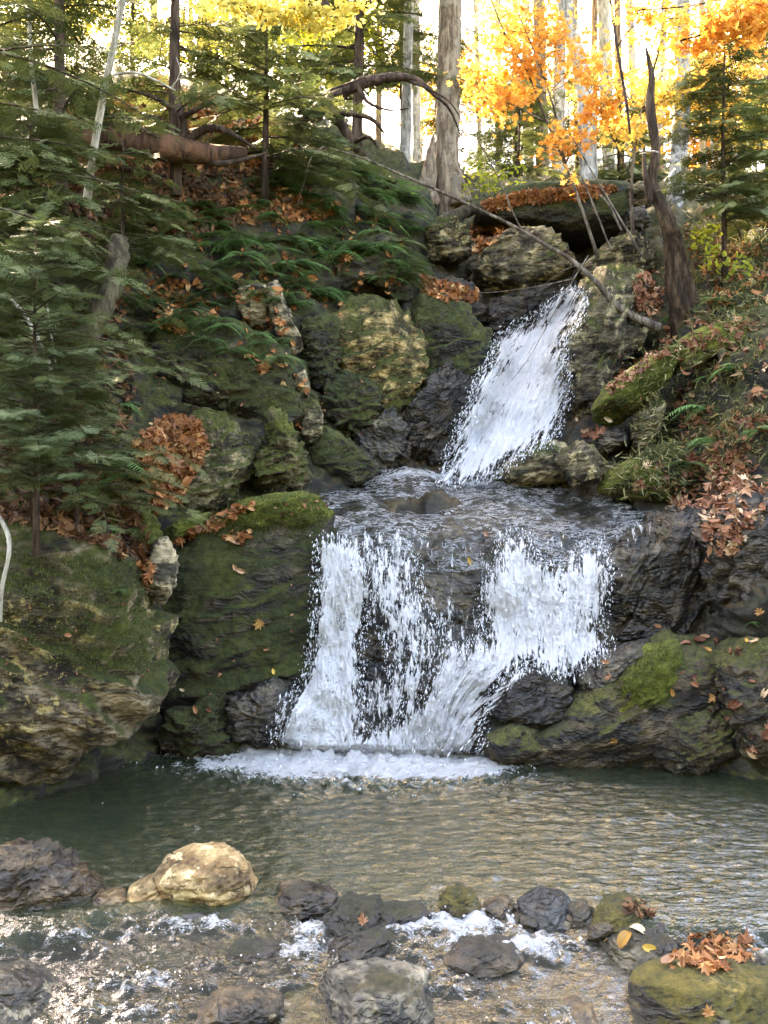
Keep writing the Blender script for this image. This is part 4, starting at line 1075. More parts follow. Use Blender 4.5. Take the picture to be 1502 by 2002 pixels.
litter('fallen yellow specks of leaves dotted over the mossy rocks', [([(470,1000),(640,970),(640,1000),(480,1020)], 16), ([(640,600),(850,600),(800,860),(600,860)], 36), ([(1180,700),(1300,660),(1240,820),(1170,830)], 30), ([(400,1060),(640,1060),(600,1400),(360,1400)], 12), ([(0,1150),(330,1150),(330,1380),(0,1380)], 14), ([(250,650),(560,650),(560,800),(250,800)], 40)], LIT_TAN, 33, size=.022, lift=.004, jitter=.2, kinds=(3, 4))

# leaves lying alone, one thing each
def lone(label, px_, py_, size, kind, mat, tint, spin=0., seed=0, group=None):
    h = hit(px_, py_)
    if h is None: return
    p, n, _ = h
    n = n + np.array([0, -.5, .2])
    T, TF = LEAFS[kind]
    s = size / F * p[1] / 2
    V, Fs, A = scatter(T, TF, (p + n / np.linalg.norm(n) * .012)[None], frames(n[None], np.array([spin])), np.array([s]), np.array([tint]))
    put('fallen_leaf', V, Fs, mat, attrs={'tint': A}, label=label, cat='leaf', group=group, smooth=False)
for a in [('bright orange maple leaf stuck on the black rock left of the falls', 510,1215,34,0,LIT_YEL,.25,2.6),
    ('pair leaf, the left salmon one on the black mossy wall', 459,1109,16,3,LIT_TAN,.7,.4), ('pair leaf, the right salmon one on the black mossy wall', 470,1116,20,3,LIT_TAN,.75,1.2),
    ('yellow oval leaf low on the black rock beside the left strand', 535,1314,14,3,LIT_YEL,1,.2), ('tan leaf low on the black rock above the pool', 381,1388,18,3,LIT_TAN,.6,.3),
    ('pale leaf chip above the slanting slab', 357,1350,12,3,LIT_TAN,.95,1.2), ('long tan leaf lying below the green moss cushion', 462,1056,32,4,LIT_TAN,.75,1.2),
    ('tan maple leaf on the dark ledge right of the lower falls', 1192,1324,30,1,LIT_TAN,.6,.8), ('small orange leaf above the tan maple leaf on the ledge', 1185,1297,18,3,LIT_TAN,.62,1.5),
    ('orange leaf on the moss streaked hump', 1313,1352,18,3,LIT_YEL,.3,.3), ('wide orange leaf in the middle of the right slab', 1395,1364,32,1,LIT_ORANGE,.8,1.5),
    ('orange leaf near the top edge of the right slab', 1384,1273,16,3,LIT_YEL,.35,.9), ('pink leaf in the crack under the dripping cliff', 1286,1226,16,4,LIT_TAN,.5,1.4),
    ('large orange leaf on the cliff at the right edge', 1487,1198,28,0,LIT_ORANGE,.8,.4), ('yellow orange leaf above the right edge crag', 1460,1256,14,3,LIT_YEL,.6,.2),
    ('tan leaf at the right edge just above the pool', 1474,1472,28,4,LIT_TAN,.8,1.3), ('orange leaf hanging above the waterline on the right slab', 1202,1450,22,2,LIT_YEL,.2,.3),
    ('curled golden leaf standing on the grey stone', 1222,1838,46,4,LIT_YEL,.35,-.4), ('orange oval leaf left of the curled golden leaf', 1186,1832,30,3,LIT_YEL,.1,1.3),
    ('flat yellow leaf right of the curled golden leaf', 1266,1852,32,3,LIT_YEL,.9,1.3), ('round salmon leaf at the left of the brown heap', 1306,1885,40,3,LIT_TAN,.68,.6),
    ('crinkled orange leaf on the large yellow mossy boulder', 1386,1984,36,2,LIT_ORANGE,.75,.3), ('salmon leaf stuck on the dark flat midstream stone', 708,1806,36,2,LIT_TAN,.62,.3),
    ('yellow leaf on the bedrock face between the falls', 920,1098,18,3,LIT_YEL,.7,.5), ('orange leaf on the ledge near the lip', 951,1048,16,3,LIT_ORANGE,.55,.5),
    ('white slender leaf on the grey stone behind the golden leaves', 1247,1820,34,4,LIT_TAN,1,.9), ('pale leaf on the tip of the moss slab', 1190,817,20,3,LIT_TAN,1,1.0),
    ('tan leaf on the tall grey pillar', 1127,823,12,3,LIT_TAN,.9,.2)]:
    lone(*a)
# moss tufts give the moss its nap
def tufts(zones, n_each, mat, label, size, name, seed, up=.6):
    rs = np.random.RandomState(seed)
    P_, N_ = [], []
    for poly, n in zones:
        p, nn, k = hits(in_poly_pts(poly, int(n), rs))
        P_.append(p); N_.append(nn)
    p = np.repeat(np.concatenate(P_), n_each, 0); nn = np.repeat(np.concatenate(N_), n_each, 0)
    k = len(p)
    p = p + rs.normal(size=p.shape) * size * .5
    d = nn + rs.normal(size=p.shape) * .6 + np.array([0, 0, up])
    T = np.array([[0, -.07, 0], [0, .07, 0], [.55, -.05, .1], [.55, .05, .1], [1, 0, 0.0]]); TF = np.array([[0, 1, 3], [0, 3, 2], [2, 3, 4]])
    V, Fs, A = scatter(T, TF, p, dir_frames(d, rs.rand(k) * 6.28), size * rs.uniform(.5, 1.4, k), rs.rand(k))
    return put(name, V, Fs, mat, attrs={'tint': A}, label=label, cat=name, kind='stuff', smooth=False)
MOSS_L = leaf_mat('moss_blades', [(0, (.02, .03, .006)), (.5, (.06, .075, .014)), (.85, (.13, .14, .03)), (1, (.22, .21, .06))], tw=.3)
GRASS_L = leaf_mat('dry_grass', [(0, (.05, .06, .02)), (.5, (.13, .14, .05)), (1, (.34, .30, .14))], tw=.3)
tufts([([(1230,700),(1420,640),(1502,680),(1440,860),(1300,900),(1250,860)], 500), ([(1350,860),(1502,740),(1502,900),(1330,960)], 160), ([(1300,560),(1502,500),(1502,640),(1320,640)], 380), ([(1340,430),(1502,420),(1502,500),(1360,520)], 350), ([(1180,900),(1320,880),(1330,960),(1200,960)], 120)], 4, GRASS_L, 'thin yellow green grass hanging from the right bank', .075, 'grass', 41, up=-.1)
tufts([([(0,1080),(250,1100),(340,1260),(300,1330),(100,1300),(0,1250)], 3500), ([(410,985),(640,960),(640,1030),(420,1050)], 2500), ([(640,900),(780,500),(900,620),(760,920)], 1600), ([(250,620),(620,620),(650,900),(300,820)], 2500), ([(1165,800),(1310,690),(1300,740),(1200,835)], 1800), ([(1170,960),(1250,900),(1330,930),(1300,980)], 900), ([(1200,1330),(1290,1250),(1340,1300),(1230,1420)], 900), ([(820,430),(1220,390),(1220,430),(860,470)], 900), ([(340,870),(500,850),(600,950),(350,1010)], 1200)], 3, MOSS_L, 'short moss nap on the rocks of both banks', .022, 'moss', 42)

# ------------------------------------------------------------------ ferns
def fern_arrays(seed, n=8, L=.34, fine=False):
    rs = np.random.RandomState(seed); G_ = Geo()
    for f in range(n):
        az = rs.uniform(-2.2, 2.2) - math.pi / 2
        ln = L * rs.uniform(.65, 1.15); t = np.linspace(0, 1, 20)
        rise, fall = rs.uniform(.25, .6), rs.uniform(.6, 1.1)
        hx = ln * t * .95; hz = ln * (rise * t - fall * t * t * .9)
        pts = np.stack([hx * math.cos(az), hx * math.sin(az), hz], -1)
        V, Fc = tube(pts, np.linspace(.003, .0008, 20), 3); G_.add(V, Fc, .3)
        tan = np.gradient(pts, axis=0); tan /= np.linalg.norm(tan, axis=1)[:, None]
        side = np.cross(tan, [0, 0, 1.]); side /= np.linalg.norm(side, axis=1)[:, None]
        tb = rs.rand()
        for s_ in (-1, 1):
            i = np.arange(2, 19)
            w = ln * .24 * np.sin(np.pi * (t[i] * .82 + .14)) ** .8
            d = side[i] * s_ + tan[i] * .35 + np.array([0, 0, -.15]) + rs.normal(size=(len(i), 3)) * .06
            T = [[0, -.09, 0], [0, .09, 0]]; TF = []
            m = 5 if fine else 3
            for q in range(1, m + 1):
                xx = q / (m + .3)
                T += [[xx, -.16 * (1 - xx * .8), -.02 * q], [xx, .16 * (1 - xx * .8), -.02 * q], [xx - .08, -.03, 0], [xx - .08, .03, 0]]
            T += [[1.05, 0, -.08]]; T = np.array(T, float)
            for q in range(m):
                a0, a1 = (0, 1) if q == 0 else (2 + 4 * (q - 1) + 2, 2 + 4 * (q - 1) + 3)
                b_ = 2 + 4 * q
                TF += [[a0, a1, b_ + 1], [a0, b_ + 1, b_]]
            TF += [[2 + 4 * (m - 1), 3 + 4 * (m - 1), len(T) - 1]]
            Vp, Fp, A = scatter(T, np.array(TF), pts[i], dir_frames(d, np.zeros(len(i))), np.stack([w, w * .9, w], -1), np.clip(tb * .7 + rs.rand(len(i)) * .3, 0, 1))
            G_.add(Vp, Fp, A)
    return G_.out()
FERN_D = leaf_mat('fern_dark', [(0, (.040, .075, .020)), (.5, (.075, .14, .042)), (1, (.17, .25, .08))], tw=.35)
FERN_B = leaf_mat('fern_bright', [(0, (.06, .13, .035)), (.5, (.12, .25, .075)), (1, (.22, .38, .14))], tw=.35)
_fern = {}
def fern(label, px_, py_, size, mat, var, spin=0., group=None, fine=False):
    h = hit(px_, py_)
    if h is None: return
    key = (mat.name, var, fine)
    if key not in _fern:
        V, Fs, A = fern_arrays(var, 8, .34, fine)
        _fern[key] = make_mesh('fern', V, Fs, mat, attrs={'tint': A}, smooth=False)
    o = bpy.data.objects.new('fern', _fern[key]); SC.collection.objects.link(o)
    p = h[0] + h[1] * .01
    o.location = tuple(p); k = size / F * p[1] / .5
    o.scale = (k, k, k); o.rotation_euler = (.12 * math.sin(var), .1 * math.cos(var * 2), spin)
    tag(o, label, 'fern', group)
ft = [('pale green fern hanging over the pile of orange leaves from the left',225,900,150,FERN_B,3,.8,True),('broad blue green fern below the spruce sapling',240,935,120,FERN_B,4,.3,True),
 ('fern dangling down beside the pale upright stone',245,1040,110,FERN_B,5,.5,True),('bright green fern on the ledge under the mossy rim at the upper centre',655,500,120,FERN_B,6,0,True),
 ('bright fern with drooping fronds left of the mossy rim fern',585,470,110,FERN_B,7,.4,True),('small pale fern tip poking out beside the dark left wall',235,790,80,FERN_B,8,.9,True),
 ('green fern cascading over the right bank grass',1385,800,120,FERN_B,9,-.3,True),('lower fern on the right bank above the leaf drift',1390,860,100,FERN_B,10,-.6,True),
 ('fern on the right bank near the leaning dead trunk',1325,620,80,FERN_B,11,0,True),('tiny fern growing from the right edge cliff',1475,1215,34,FERN_B,12,0,True),
 ('tiny fern on the flank of the huge left boulder',232,1155,36,FERN_D,13,.4,True),('fern draped over the grey pointed slab',540,700,90,FERN_D,14,.5,True),
 ('fern beside the bright leaves high on the right bank',1390,740,70,FERN_B,15,.5,True)]
ft += [('fern at the top of the right bank beside the yellow shrub',1400,590,80,FERN_B,16,.2,True),('fern hanging over the dark hole under the upper mossy slab',1440,720,90,FERN_B,17,-.5,True),
 ('fern at the right edge in the middle of the leaf drift',1480,840,80,FERN_B,18,.1,True),('fern low on the right bank above the leafy cliff',1340,905,70,FERN_D,19,.7,True),('fern clump hanging below the grassy right bank edge',1300,830,80,FERN_D,20,.3,True)]
for l_, a, b_, c, m, v, s_, fi in ft: fern(l_, a, b_, c, m, v, s_, None, fi)
rs = np.random.RandomState(77)
zone = in_poly_pts([(470,400),(560,340),(700,320),(800,370),(830,450),(800,560),(700,560),(640,600),(560,600),(450,540),(360,470)], 90, rs)
for i, (a, b_) in enumerate(zone):
    fern('green fern hanging on the wall ' + where(a, b_), a, b_, rs.uniform(65, 120), FERN_D if rs.rand() < .5 else FERN_B, 20 + i % 6, rs.uniform(-.8, .8), 'dark ferns on the upper left wall')
zone = in_poly_pts([(200,420),(420,400),(520,560),(640,640),(580,720),(380,680),(240,640)], 64, rs)
for i, (a, b_) in enumerate(zone):
    fern('small shaded fern on the moss ' + where(a, b_), a, b_, rs.uniform(50, 100), FERN_D if i % 3 else FERN_B, 20 + i % 6, rs.uniform(-.8, .8), 'small ferns on the shaded left wall')
# ------------------------------------------------------------------ trees
BK_BIG = bark_mat('bark_big', (.09, .062, .042), (.24, .18, .125), (.30, .26, .20), .35)
BK_GREY = bark_mat('bark_grey', (.15, .14, .13), (.34, .32, .30), (.46, .45, .42), .6)
BK_DARK = bark_mat('bark_dark', (.028, .018, .013), (.09, .06, .045))
BK_RED = bark_mat('bark_red', (.09, .04, .02), (.26, .13, .07))
BK_PALE = bark_mat('bark_pale', (.22, .20, .16), (.42, .39, .33))
BK_MOSS = bark_mat('bark_moss', (.03, .025, .015), (.09, .075, .045), (.05, .06, .02), .7)
BK_LOG = bark_mat('bark_log', (.035, .018, .011), (.12, .062, .036), sc=.5)
BK_SNAG = bark_mat('bark_snag', (.032, .020, .014), (.11, .075, .05))
BK_TWIG = bark_mat('bark_twig', (.055, .042, .032), (.20, .165, .13))
HEM = leaf_mat('hemlock_needles', [(0, (.045, .065, .022)), (.5, (.095, .125, .045)), (.85, (.16, .19, .07)), (1, (.25, .27, .12))], tw=.25, rough=.5)
HEM_B = leaf_mat('hemlock_bluegreen', [(0, (.045, .070, .028)), (.5, (.10, .14, .058)), (1, (.19, .23, .11))], tw=.3, rough=.5)
LF_YEL = leaf_mat('leaves_yellow', [(0, (.42, .34, .07)), (.5, (.72, .60, .16)), (1, (.88, .80, .36))], tw=.6)
LF_ORG = leaf_mat('leaves_orange', [(0, (.60, .22, .05)), (.5, (.80, .40, .09)), (1, (.88, .58, .14))], tw=.6)
LF_GRN = leaf_mat('leaves_yellowgreen', [(0, (.12, .16, .02)), (.5, (.30, .34, .04)), (1, (.60, .56, .08))], tw=.6)
LF_MIX = leaf_mat('leaves_gold', [(0, (.58, .32, .07)), (.5, (.80, .55, .12)), (1, (.9, .74, .28))], tw=.6)

def spray(fine, seed=0):
    """one flat needle spray, 1 unit long, along +x"""
    rs = np.random.RandomState(seed); V, T = [], []
    def tri(p, d, w, l):
        d = d / np.linalg.norm(d); q = np.array([-d[1], d[0], 0]) * w / 2
        n = len(V); V.extend([p - q, p + q, p + d * l]); T.append([n, n + 1, n + 2])
    ns = 9 if fine else 5
    for k in range(ns):
        x = (k + .6) / (ns + .4)
        for s_ in (-1, 1):
            l = (.42 * (1 - .8 * x) + .07) * rs.uniform(.8, 1.15)
            a = R(rs.uniform(42, 60)) * s_
            d = np.array([math.cos(a), math.sin(a), rs.uniform(-.15, .05)]); p0 = np.array([x, 0, 0.])
            m = max(2, int(l / (.042 if fine else .10)))
            w, nl = (.026, .07) if fine else (.085, .16)
            for j in range(m):
                p = p0 + d * l * (j + .5) / m
                for s2 in (-1, 1):
                    a2 = a + s2 * R(48)
                    tri(p, np.array([math.cos(a2), math.sin(a2), rs.uniform(-.3, .3)]), w, nl)
            tri(p0, d, .014, l)
    tri(np.zeros(3), np.array([1., 0, 0]), .02, 1.0)
    return np.array(V), np.array(T)
SPR = {True: spray(True), False: spray(False)}

def conifer(label, base, height, r0, bz=(0.1, 1.0), L=1.0, nb=40, droop=.25, seed=0, fine=False, mat=HEM, spl=.22, top=None, az=None, bark=BK_DARK, name='hemlock_tree', cat='hemlock', lean=(0, 0), dens=1.0, group=None, uplift=.15, topL=.12):
    rs = np.random.RandomState(seed)
    base = np.array(base, float)
    e = empty(name, base, label, cat, group)
    t = np.linspace(0, 1, 24)
    tr = base + np.stack([lean[0] * t * height + .03 * np.sin(t * 7 + seed) * height * .1, lean[1] * t * height, t * height], -1)
    tr[0, 2] -= .25
    V, Fc = tube(tr, np.linspace(r0, r0 * .15, 24), 8, .12, 2.0, seed)
    put('trunk', V, Fc, bark, parent=e)
    B = Geo(); pos, dirs, ups, sc, tn = [], [], [], [], []
    for k in range(nb):
        u = bz[0] + (bz[1] - bz[0]) * (k + rs.rand()) / nb
        p0 = np.array([np.interp(u, t, tr[:, i]) for i in range(3)])
        a = rs.uniform(0, 2 * np.pi) if az is None else rs.uniform(*az)
        ln = (L * (1 - u) ** .75 * (1 - topL) + L * topL) * rs.uniform(.6, 1.15)
        m = 10; w = np.linspace(0, 1, m)
        bend = rs.uniform(-.25, .25)
        hx = ln * w; hy = ln * bend * w * w; hz = ln * (uplift * w - droop * w * w * rs.uniform(.7, 1.4))
        pts = p0 + np.stack([hx * math.cos(a) - hy * math.sin(a), hx * math.sin(a) + hy * math.cos(a), hz], -1)
        V, Fc = tube(pts, np.linspace(max(.005, ln * .010), .0015, m), 4); B.add(V, Fc)
        step = spl * .25 / dens
        n_s = int(ln * .88 / step) + 1
        s_ = np.linspace(.10, 1, n_s)
        for q, sgn in zip(s_, np.where(np.arange(n_s) % 2, 1, -1)):
            pp = np.array([np.interp(q, w, pts[:, i]) for i in range(3)])
            tg = pts[min(m - 1, int(q * m) + 1 if q < .9 else m - 1)] - pts[max(0, min(m - 2, int(q * m)) - 1)]
            tg /= np.linalg.norm(tg) + 1e-9
            sd = np.cross([0, 0, 1.], tg); sd /= np.linalg.norm(sd) + 1e-9
            ang = R(rs.uniform(35, 65)) * sgn if q < .97 else 0
            d = tg * math.cos(ang) + sd * math.sin(ang) + np.array([0, 0, -.12]) + rs.normal(size=3) * .10
            pos.append(pp); dirs.append(d); sc.append(spl * rs.uniform(.7, 1.2) * (1.15 - .45 * q)); tn.append(np.clip(rs.rand() * .75 + .25 * q, 0, 1))
    V, Fs, A = B.out(); put('branch', V, Fs, bark, parent=e)['kind'] = 'stuff'
    T, TF = SPR[fine]
    V, Fs, A = scatter(T, TF, np.array(pos), dir_frames(np.array(dirs), rs.normal(size=len(pos)) * .35), np.array(sc), np.array(tn))
    put('crown', V, Fs, mat, parent=e, attrs={'tint': A}, smooth=False)
    return e

def ground_at(px_, py_, Y):
    return P(px_, py_, Y)

def leafy(label, stems, blobs, mat, leaf='maple', size=.055, bark=BK_GREY, seed=0, name='maple_tree', cat='tree', group=None, seg=8, flat=.35, twig=.004, rough=.1):
    """stems: [(points, r0, r1)]; blobs: [(centre, radii, twigs, leaves per twig)]"""
    rs = np.random.RandomState(seed)
    e = empty(name, stems[0][0][0], label, cat, group)
    allp = []
    for i, (pts, r0, r1) in enumerate(stems):
        n = max(14, int(np.linalg.norm(np.array(pts[-1]) - np.array(pts[0])) / .12)); n = min(n, 90)
        sp = spline(pts, n); allp.append(sp[int(n * .15):])
        V, Fc = tube(sp, np.linspace(r0, r1, n) * (1 + .35 * np.exp(-np.linspace(0, 1, n) * 18) * (i == 0)), seg, rough, 2.2, seed + i)
        put('trunk' if i == 0 else 'limb', V, Fc, bark, parent=e)
    allp = np.concatenate(allp)
    B = Geo(); pos, nrm, tn, sc = [], [], [], []
    for c, rad, nt, nl in blobs:
        c = np.array(c, float); rad = np.array(rad, float)
        for _ in range(nt):
            q = rs.normal(size=3); q /= np.linalg.norm(q); end = c + q * rad * rs.rand() ** .4
            dd = np.linalg.norm(allp - end, axis=1) + .6 * np.clip(allp[:, 2] - end[2], 0, 9)
            st = allp[np.argmin(dd + rs.rand(len(dd)) * .2)]
            mid = (st + end) / 2 + np.array([0, 0, .10]) * np.linalg.norm(end - st) + rs.normal(size=3) * .04
            sp = spline([st, mid, end], 9)
            V, Fc = tube(sp, np.linspace(twig * 1.8, twig * .4, 9), 3); B.add(V, Fc)
            f = 1 - rs.rand(nl) ** 1.4 * min(.65, .5 * rad.max() / (np.linalg.norm(end - st) + .01) + .15)
            pp = np.stack([np.interp(f, np.linspace(0, 1, 9), sp[:, i]) for i in range(3)], -1)
            pp += rs.normal(size=(nl, 3)) * size * 1.6 * np.array([1, 1, .6])
            pos.append(pp)
            base_t = rs.rand()
            tn.append(np.clip(base_t * .6 + rs.rand(nl) * .4, 0, 1)); sc.append(size * rs.uniform(.6, 1.2, nl))
    if blobs:
        V, Fs, A = B.out(); put('twigs', V, Fs, bark, parent=e)['kind'] = 'stuff'
        pos = np.concatenate(pos); k = len(pos)
        nrm = np.array([0, 0, 1.]) * flat * 3 + rs.normal(size=(k, 3)) * .8
        T, TF = {'maple': LEAFS[0], 'oval': LEAFS[3], 'far': rhomb_leaf()}[leaf]
        V, Fs, A = scatter(T, TF, pos, frames(nrm, rs.rand(k) * 6.28), np.concatenate(sc), np.concatenate(tn))
        put('crown', V, Fs, mat, parent=e, attrs={'tint': A}, smooth=False)
    return e

# --- named trunks
def up_to(px0, py0, px1, py1, Y, extra=6.0, bend=0):
    """trunk points from a base through the frame top and on up"""
    a, b = P(px0, py0, Y), P(px1, py1, Y)
    d = (b - a) / max(.1, (b - a)[2])
    return [a - d * .6, a, a + (b - a) * .5 + np.array([bend, 0, 0]), b, b + d * extra * .5, b + d * extra]
def canopy(pts, rad=2.2, nt=60, nl=34, lo=.45):
    p = np.array(pts); top = p[-1]; b = p[3]
    return [(b + (top - b) * f + np.array([0, 0, .5]), (rad * (1.15 - .4 * f), rad * (1.15 - .4 * f), 1.3), nt, nl) for f in (.35, .65, 1.0)]

pt = up_to(872, 400, 880, -20, 13.0, 9)
bigt = leafy('thick straight brown trunk standing above the head of the falls', [(pt, .165, .12)], canopy(pt, 2.8, 70, 30), LF_MIX, 'far', .08, BK_BIG, 101, 'maple_tree', 'tree', seg=26, rough=.16)
V, Fc = tube(spline([P(902, 402, 12.9), P(893, 350, 12.95), P(885, 310, 13)], 10), [.15, .10, .05], 14, .2, 3, 5)
put('root_flare', V, Fc, BK_BIG, parent=bigt)
V, Fc = tube(spline([P(836, 405, 12.8), P(838, 350, 12.8), P(848, 262, 12.85)], 14), [.13, .11, .008], 12, .35, 3, 6)
put('tree_stub', V, Fc, BK_BIG, label='broken pointed stub leaning on the thick trunk', cat='stump')
pt = up_to(1152, 362, 1100, -20, 15.0, 8, .12)
leafy('mottled grey trunk behind the orange maple leaves', [(pt, .14, .10)], canopy(pt, 2.4, 60, 30), LF_YEL, 'far', .08, BK_GREY, 102, seg=18, rough=.12)
pt = up_to(1318, 420, 1336, -20, 13.5, 8, .05)
leafy('grey mottled trunk behind the leaning dead snag', [(pt, .12, .08)], canopy(pt, 2.4, 60, 30), LF_YEL, 'far', .08, BK_GREY, 103, seg=16, rough=.12)
pt = up_to(505, 230, 490, -20, 14.5, 8)
leafy('reddish brown trunk rising behind the hemlocks at the upper left', [(pt, .14, .11)], canopy(pt, 2.2, 50, 30), LF_YEL, 'far', .08, BK_RED, 104, seg=14)
pt = up_to(790, 400, 797, 130, 13.8, 7)
leafy('slim grey trunk just left of the thick brown trunk', [(pt, .09, .05)], [], LF_YEL, bark=BK_GREY, seed=105, seg=12)
# small living stems
leafy('pale leaning stem crossing the hemlocks at the upper left', [([P(170,400,8.2), P(178,330,8.1), P(200,200,8.0), P(222,90,7.9), P(243,-20,7.8), P(262,-150,7.7)], .032, .022)], [], LF_YEL, bark=BK_PALE, seed=106, name='young_tree', seg=10)
leafy('thin white birch stem among hemlock boughs at the far left', [([P(78,290,8.6), P(70,200,8.6), P(62,130,8.6), P(58,40,8.6), P(60,-60,8.6)], .022, .014)], [], LF_YEL, bark=BK_PALE, seed=107, name='young_tree', seg=8)

# leaning dead snag on the right bank
sn = [P(1362,680,10.1), P(1342,600,9.9), P(1326,530,9.8), P(1316,470,9.7), P(1300,420,9.6), P(1276,360,9.6), P(1281,290,9.6), P(1270,210,9.6), P(1274,150,9.6), P(1263,92,9.6)]
e = empty('dead_snag', sn[1], 'leaning dead brown snag with a jagged top on the right bank', 'dead tree')
V, Fc = tube(spline(sn, 60), [.24, .15, .10, .085, .070, .042, .036, .040, .028, .008], 24, .38, 2.6, 9, .10); put('trunk', V, Fc, BK_SNAG, parent=e)
V, Fc = tube(spline([P(1272,395,9.55), P(1262,340,9.5), P(1258,290,9.5)], 12), [.035, .025, .008], 8, .2, 3, 3); put('limb', V, Fc, BK_DARK, parent=e)
V, Fc = tube(spline([P(1250,302,9.5), P(1275,296,9.45), P(1288,298,9.4)], 8), [.006, .01, .006], 6); put('limb', V, Fc, BK_PALE, parent=e)

def stick(name, label, chains, mat, cat, seed=0, rough=.12, seg=8):
    e = empty(name, chains[0][0][0], label, cat) if len(chains) > 1 else None
    for i, (pts, rad) in enumerate(chains):
        V, Fc = tube(spline(pts, max(10, len(pts) * 9)), rad, seg, rough, 4, seed + i)
        if e is None: put(name, V, Fc, mat, label=label, cat=cat, origin=pts[0])
        else: put('stem' if i == 0 else 'twig', V, Fc, mat, parent=e)
# arching dead root and trunk
stick('dead_arching_trunk', 'dark dead trunk arching over from its root fork above the falls', [
    ([P(560,268,11.3), P(610,232,11.2), P(650,195,11.1), P(700,166,11.0), P(760,152,11.0), P(812,156,11.0), P(850,185,11.1), P(880,215,11.2), P(900,262,11.3)], [.06,.08,.075,.065,.05,.036,.024,.014,.006]),
    ([P(640,210,11.1), P(665,240,11.0), P(690,280,11.0), P(712,310,11.1)], [.07,.055,.05,.04]),
    ([P(650,225,11.0), P(690,222,10.8), P(730,235,10.8), P(752,262,10.9)], [.05,.035,.025,.01]),
    ([P(700,170,11.0), P(720,200,10.9), P(760,215,10.9), P(800,212,11)], [.03,.02,.012,.006]),
    ([P(612,232,11.1), P(590,215,11.0), P(640,180,10.9), P(690,160,10.8), P(715,150,10.8)], [.02,.02,.014,.01,.005]),
    ([P(800,158,11.0), P(840,175,10.9), P(880,200,10.9), P(905,240,10.9)], [.02,.014,.01,.004]),
    ([P(690,285,11), P(672,300,10.9), P(660,330,10.9)], [.04,.03,.01]),
    ([P(690,280,11), P(720,268,10.8), P(740,290,10.8)], [.03,.02,.008])], BK_DARK, 'dead tree', 11, .3, 10)
# fallen bough across the head of the falls
stick('fallen_bough', 'long thin grey bough sagging across the head of the falls', [
    ([P(628,286,10.2), P(700,306,10.2), P(800,348,10.2), P(900,392,10.1), P(1000,440,10.0), P(1070,480,9.8), P(1120,510,9.7), P(1170,556,9.6), P(1215,605,9.6), P(1290,642,9.6)], [.006,.009,.012,.015,.017,.019,.022,.026,.035,.05]),
    ([P(632,286,10.2), P(608,310,10.1), P(598,345,10.1), P(582,400,10.0)], [.006,.006,.005,.002]),
    ([P(880,384,10.1), P(850,372,10.1), P(820,385,10.1)], [.007,.005,.002]),
    ([P(1018,445,10), P(1000,410,9.9), P(985,370,9.9), P(955,310,9.9), P(925,260,9.9)], [.009,.008,.006,.005,.003])], BK_TWIG, 'fallen branch', 13)
stick('bare_branch', 'pale crooked bare branch over the upper left mound', [([P(222,146,8.2), P(262,142,8.2), P(300,155,8.2), P(343,177,8.2)], [.012,.012,.01,.006]), ([P(335,172,8.2), P(350,155,8.1), P(384,135,8.1)], [.005,.004,.002]), ([P(338,172,8.2), P(352,140,8.2), P(345,112,8.2)], [.004,.003,.002])], BK_PALE, 'branch', 14)
stick('dead_sapling', 'crooked pale dead stem behind the left spruce sapling', [([P(22,585,6.2), P(48,615,6.2), P(75,665,6.15), P(98,715,6.1), P(112,780,6.1), P(118,860,6.15)], [.008,.011,.012,.012,.01,.008]), ([P(92,590,6.1), P(98,640,6.1), P(108,700,6.1), P(115,760,6.1)], [.004,.005,.005,.004])], BK_PALE, 'dead stem', 15)
stick('dead_sapling', 'white peeled stem at the left edge above the huge boulder', [([P(-20,985,5.6), P(12,1035,5.55), P(18,1080,5.5), P(4,1150,5.5), P(2,1215,5.55)], [.012,.013,.012,.011,.008])], BK_PALE, 'dead stem', 16)
stick('leaning_stump', 'short mossy leaning trunk in the shade of the left wall', [([P(150,712,7.3), P(175,650,7.3), P(205,590,7.4), P(228,530,7.6), P(232,470,7.8)], [.09,.08,.075,.08,.07])], BK_MOSS, 'stump', 17, .25, 14)
stick('fallen_log', 'fallen brown log leaning on the mossy rim beside the thick trunk', [([P(868,436,12.2), P(915,412,12.4), P(975,384,12.8)], [.085,.08,.07])], BK_MOSS, 'log', 18, .2, 14)
stick('fallen_log', 'rotting brown log buried in the upper left mound', [([P(120,300,9.2), P(200,268,9.2), P(300,285,9.3), P(400,300,9.4), P(480,300,9.6)], [.08,.13,.13,.10,.05])], BK_LOG, 'log', 19, .12, 16)
stick('root_tangle', 'black tangle of dead hemlock roots and limbs in the middle of the mound', [([P(360,310,9.6), P(355,250,9.6), P(350,200,9.6)], [.07,.06,.03]), ([P(355,280,9.6), P(420,250,9.5), P(500,290,9.5)], [.05,.035,.01]), ([P(355,270,9.6), P(300,230,9.5), P(240,240,9.4)], [.04,.03,.01]), ([P(360,300,9.5), P(430,320,9.4), P(520,300,9.4)], [.04,.03,.01]), ([P(350,220,9.5), P(300,190,9.4), P(230,170,9.4)], [.03,.02,.01]), ([P(355,230,9.5), P(410,200,9.4), P(460,170,9.4)], [.03,.02,.008])], BK_DARK, 'roots', 20, .25)
stick('hanging_twig', 'dead twig spray hanging in front of the upper waterfall', [([P(1150,500,9.5), P(1125,540,9.3), P(1090,600,9.2), P(1040,690,9.1), P(1000,745,9.1)], [.006,.005,.004,.003,.0015]), ([P(1120,545,9.3), P(1050,560,9.2), P(960,572,9.2), P(920,570,9.2)], [.004,.003,.002,.001]), ([P(1140,515,9.4), P(1100,530,9.2), P(1060,560,9.2)], [.003,.002,.001])], BK_TWIG, 'twig', 21)
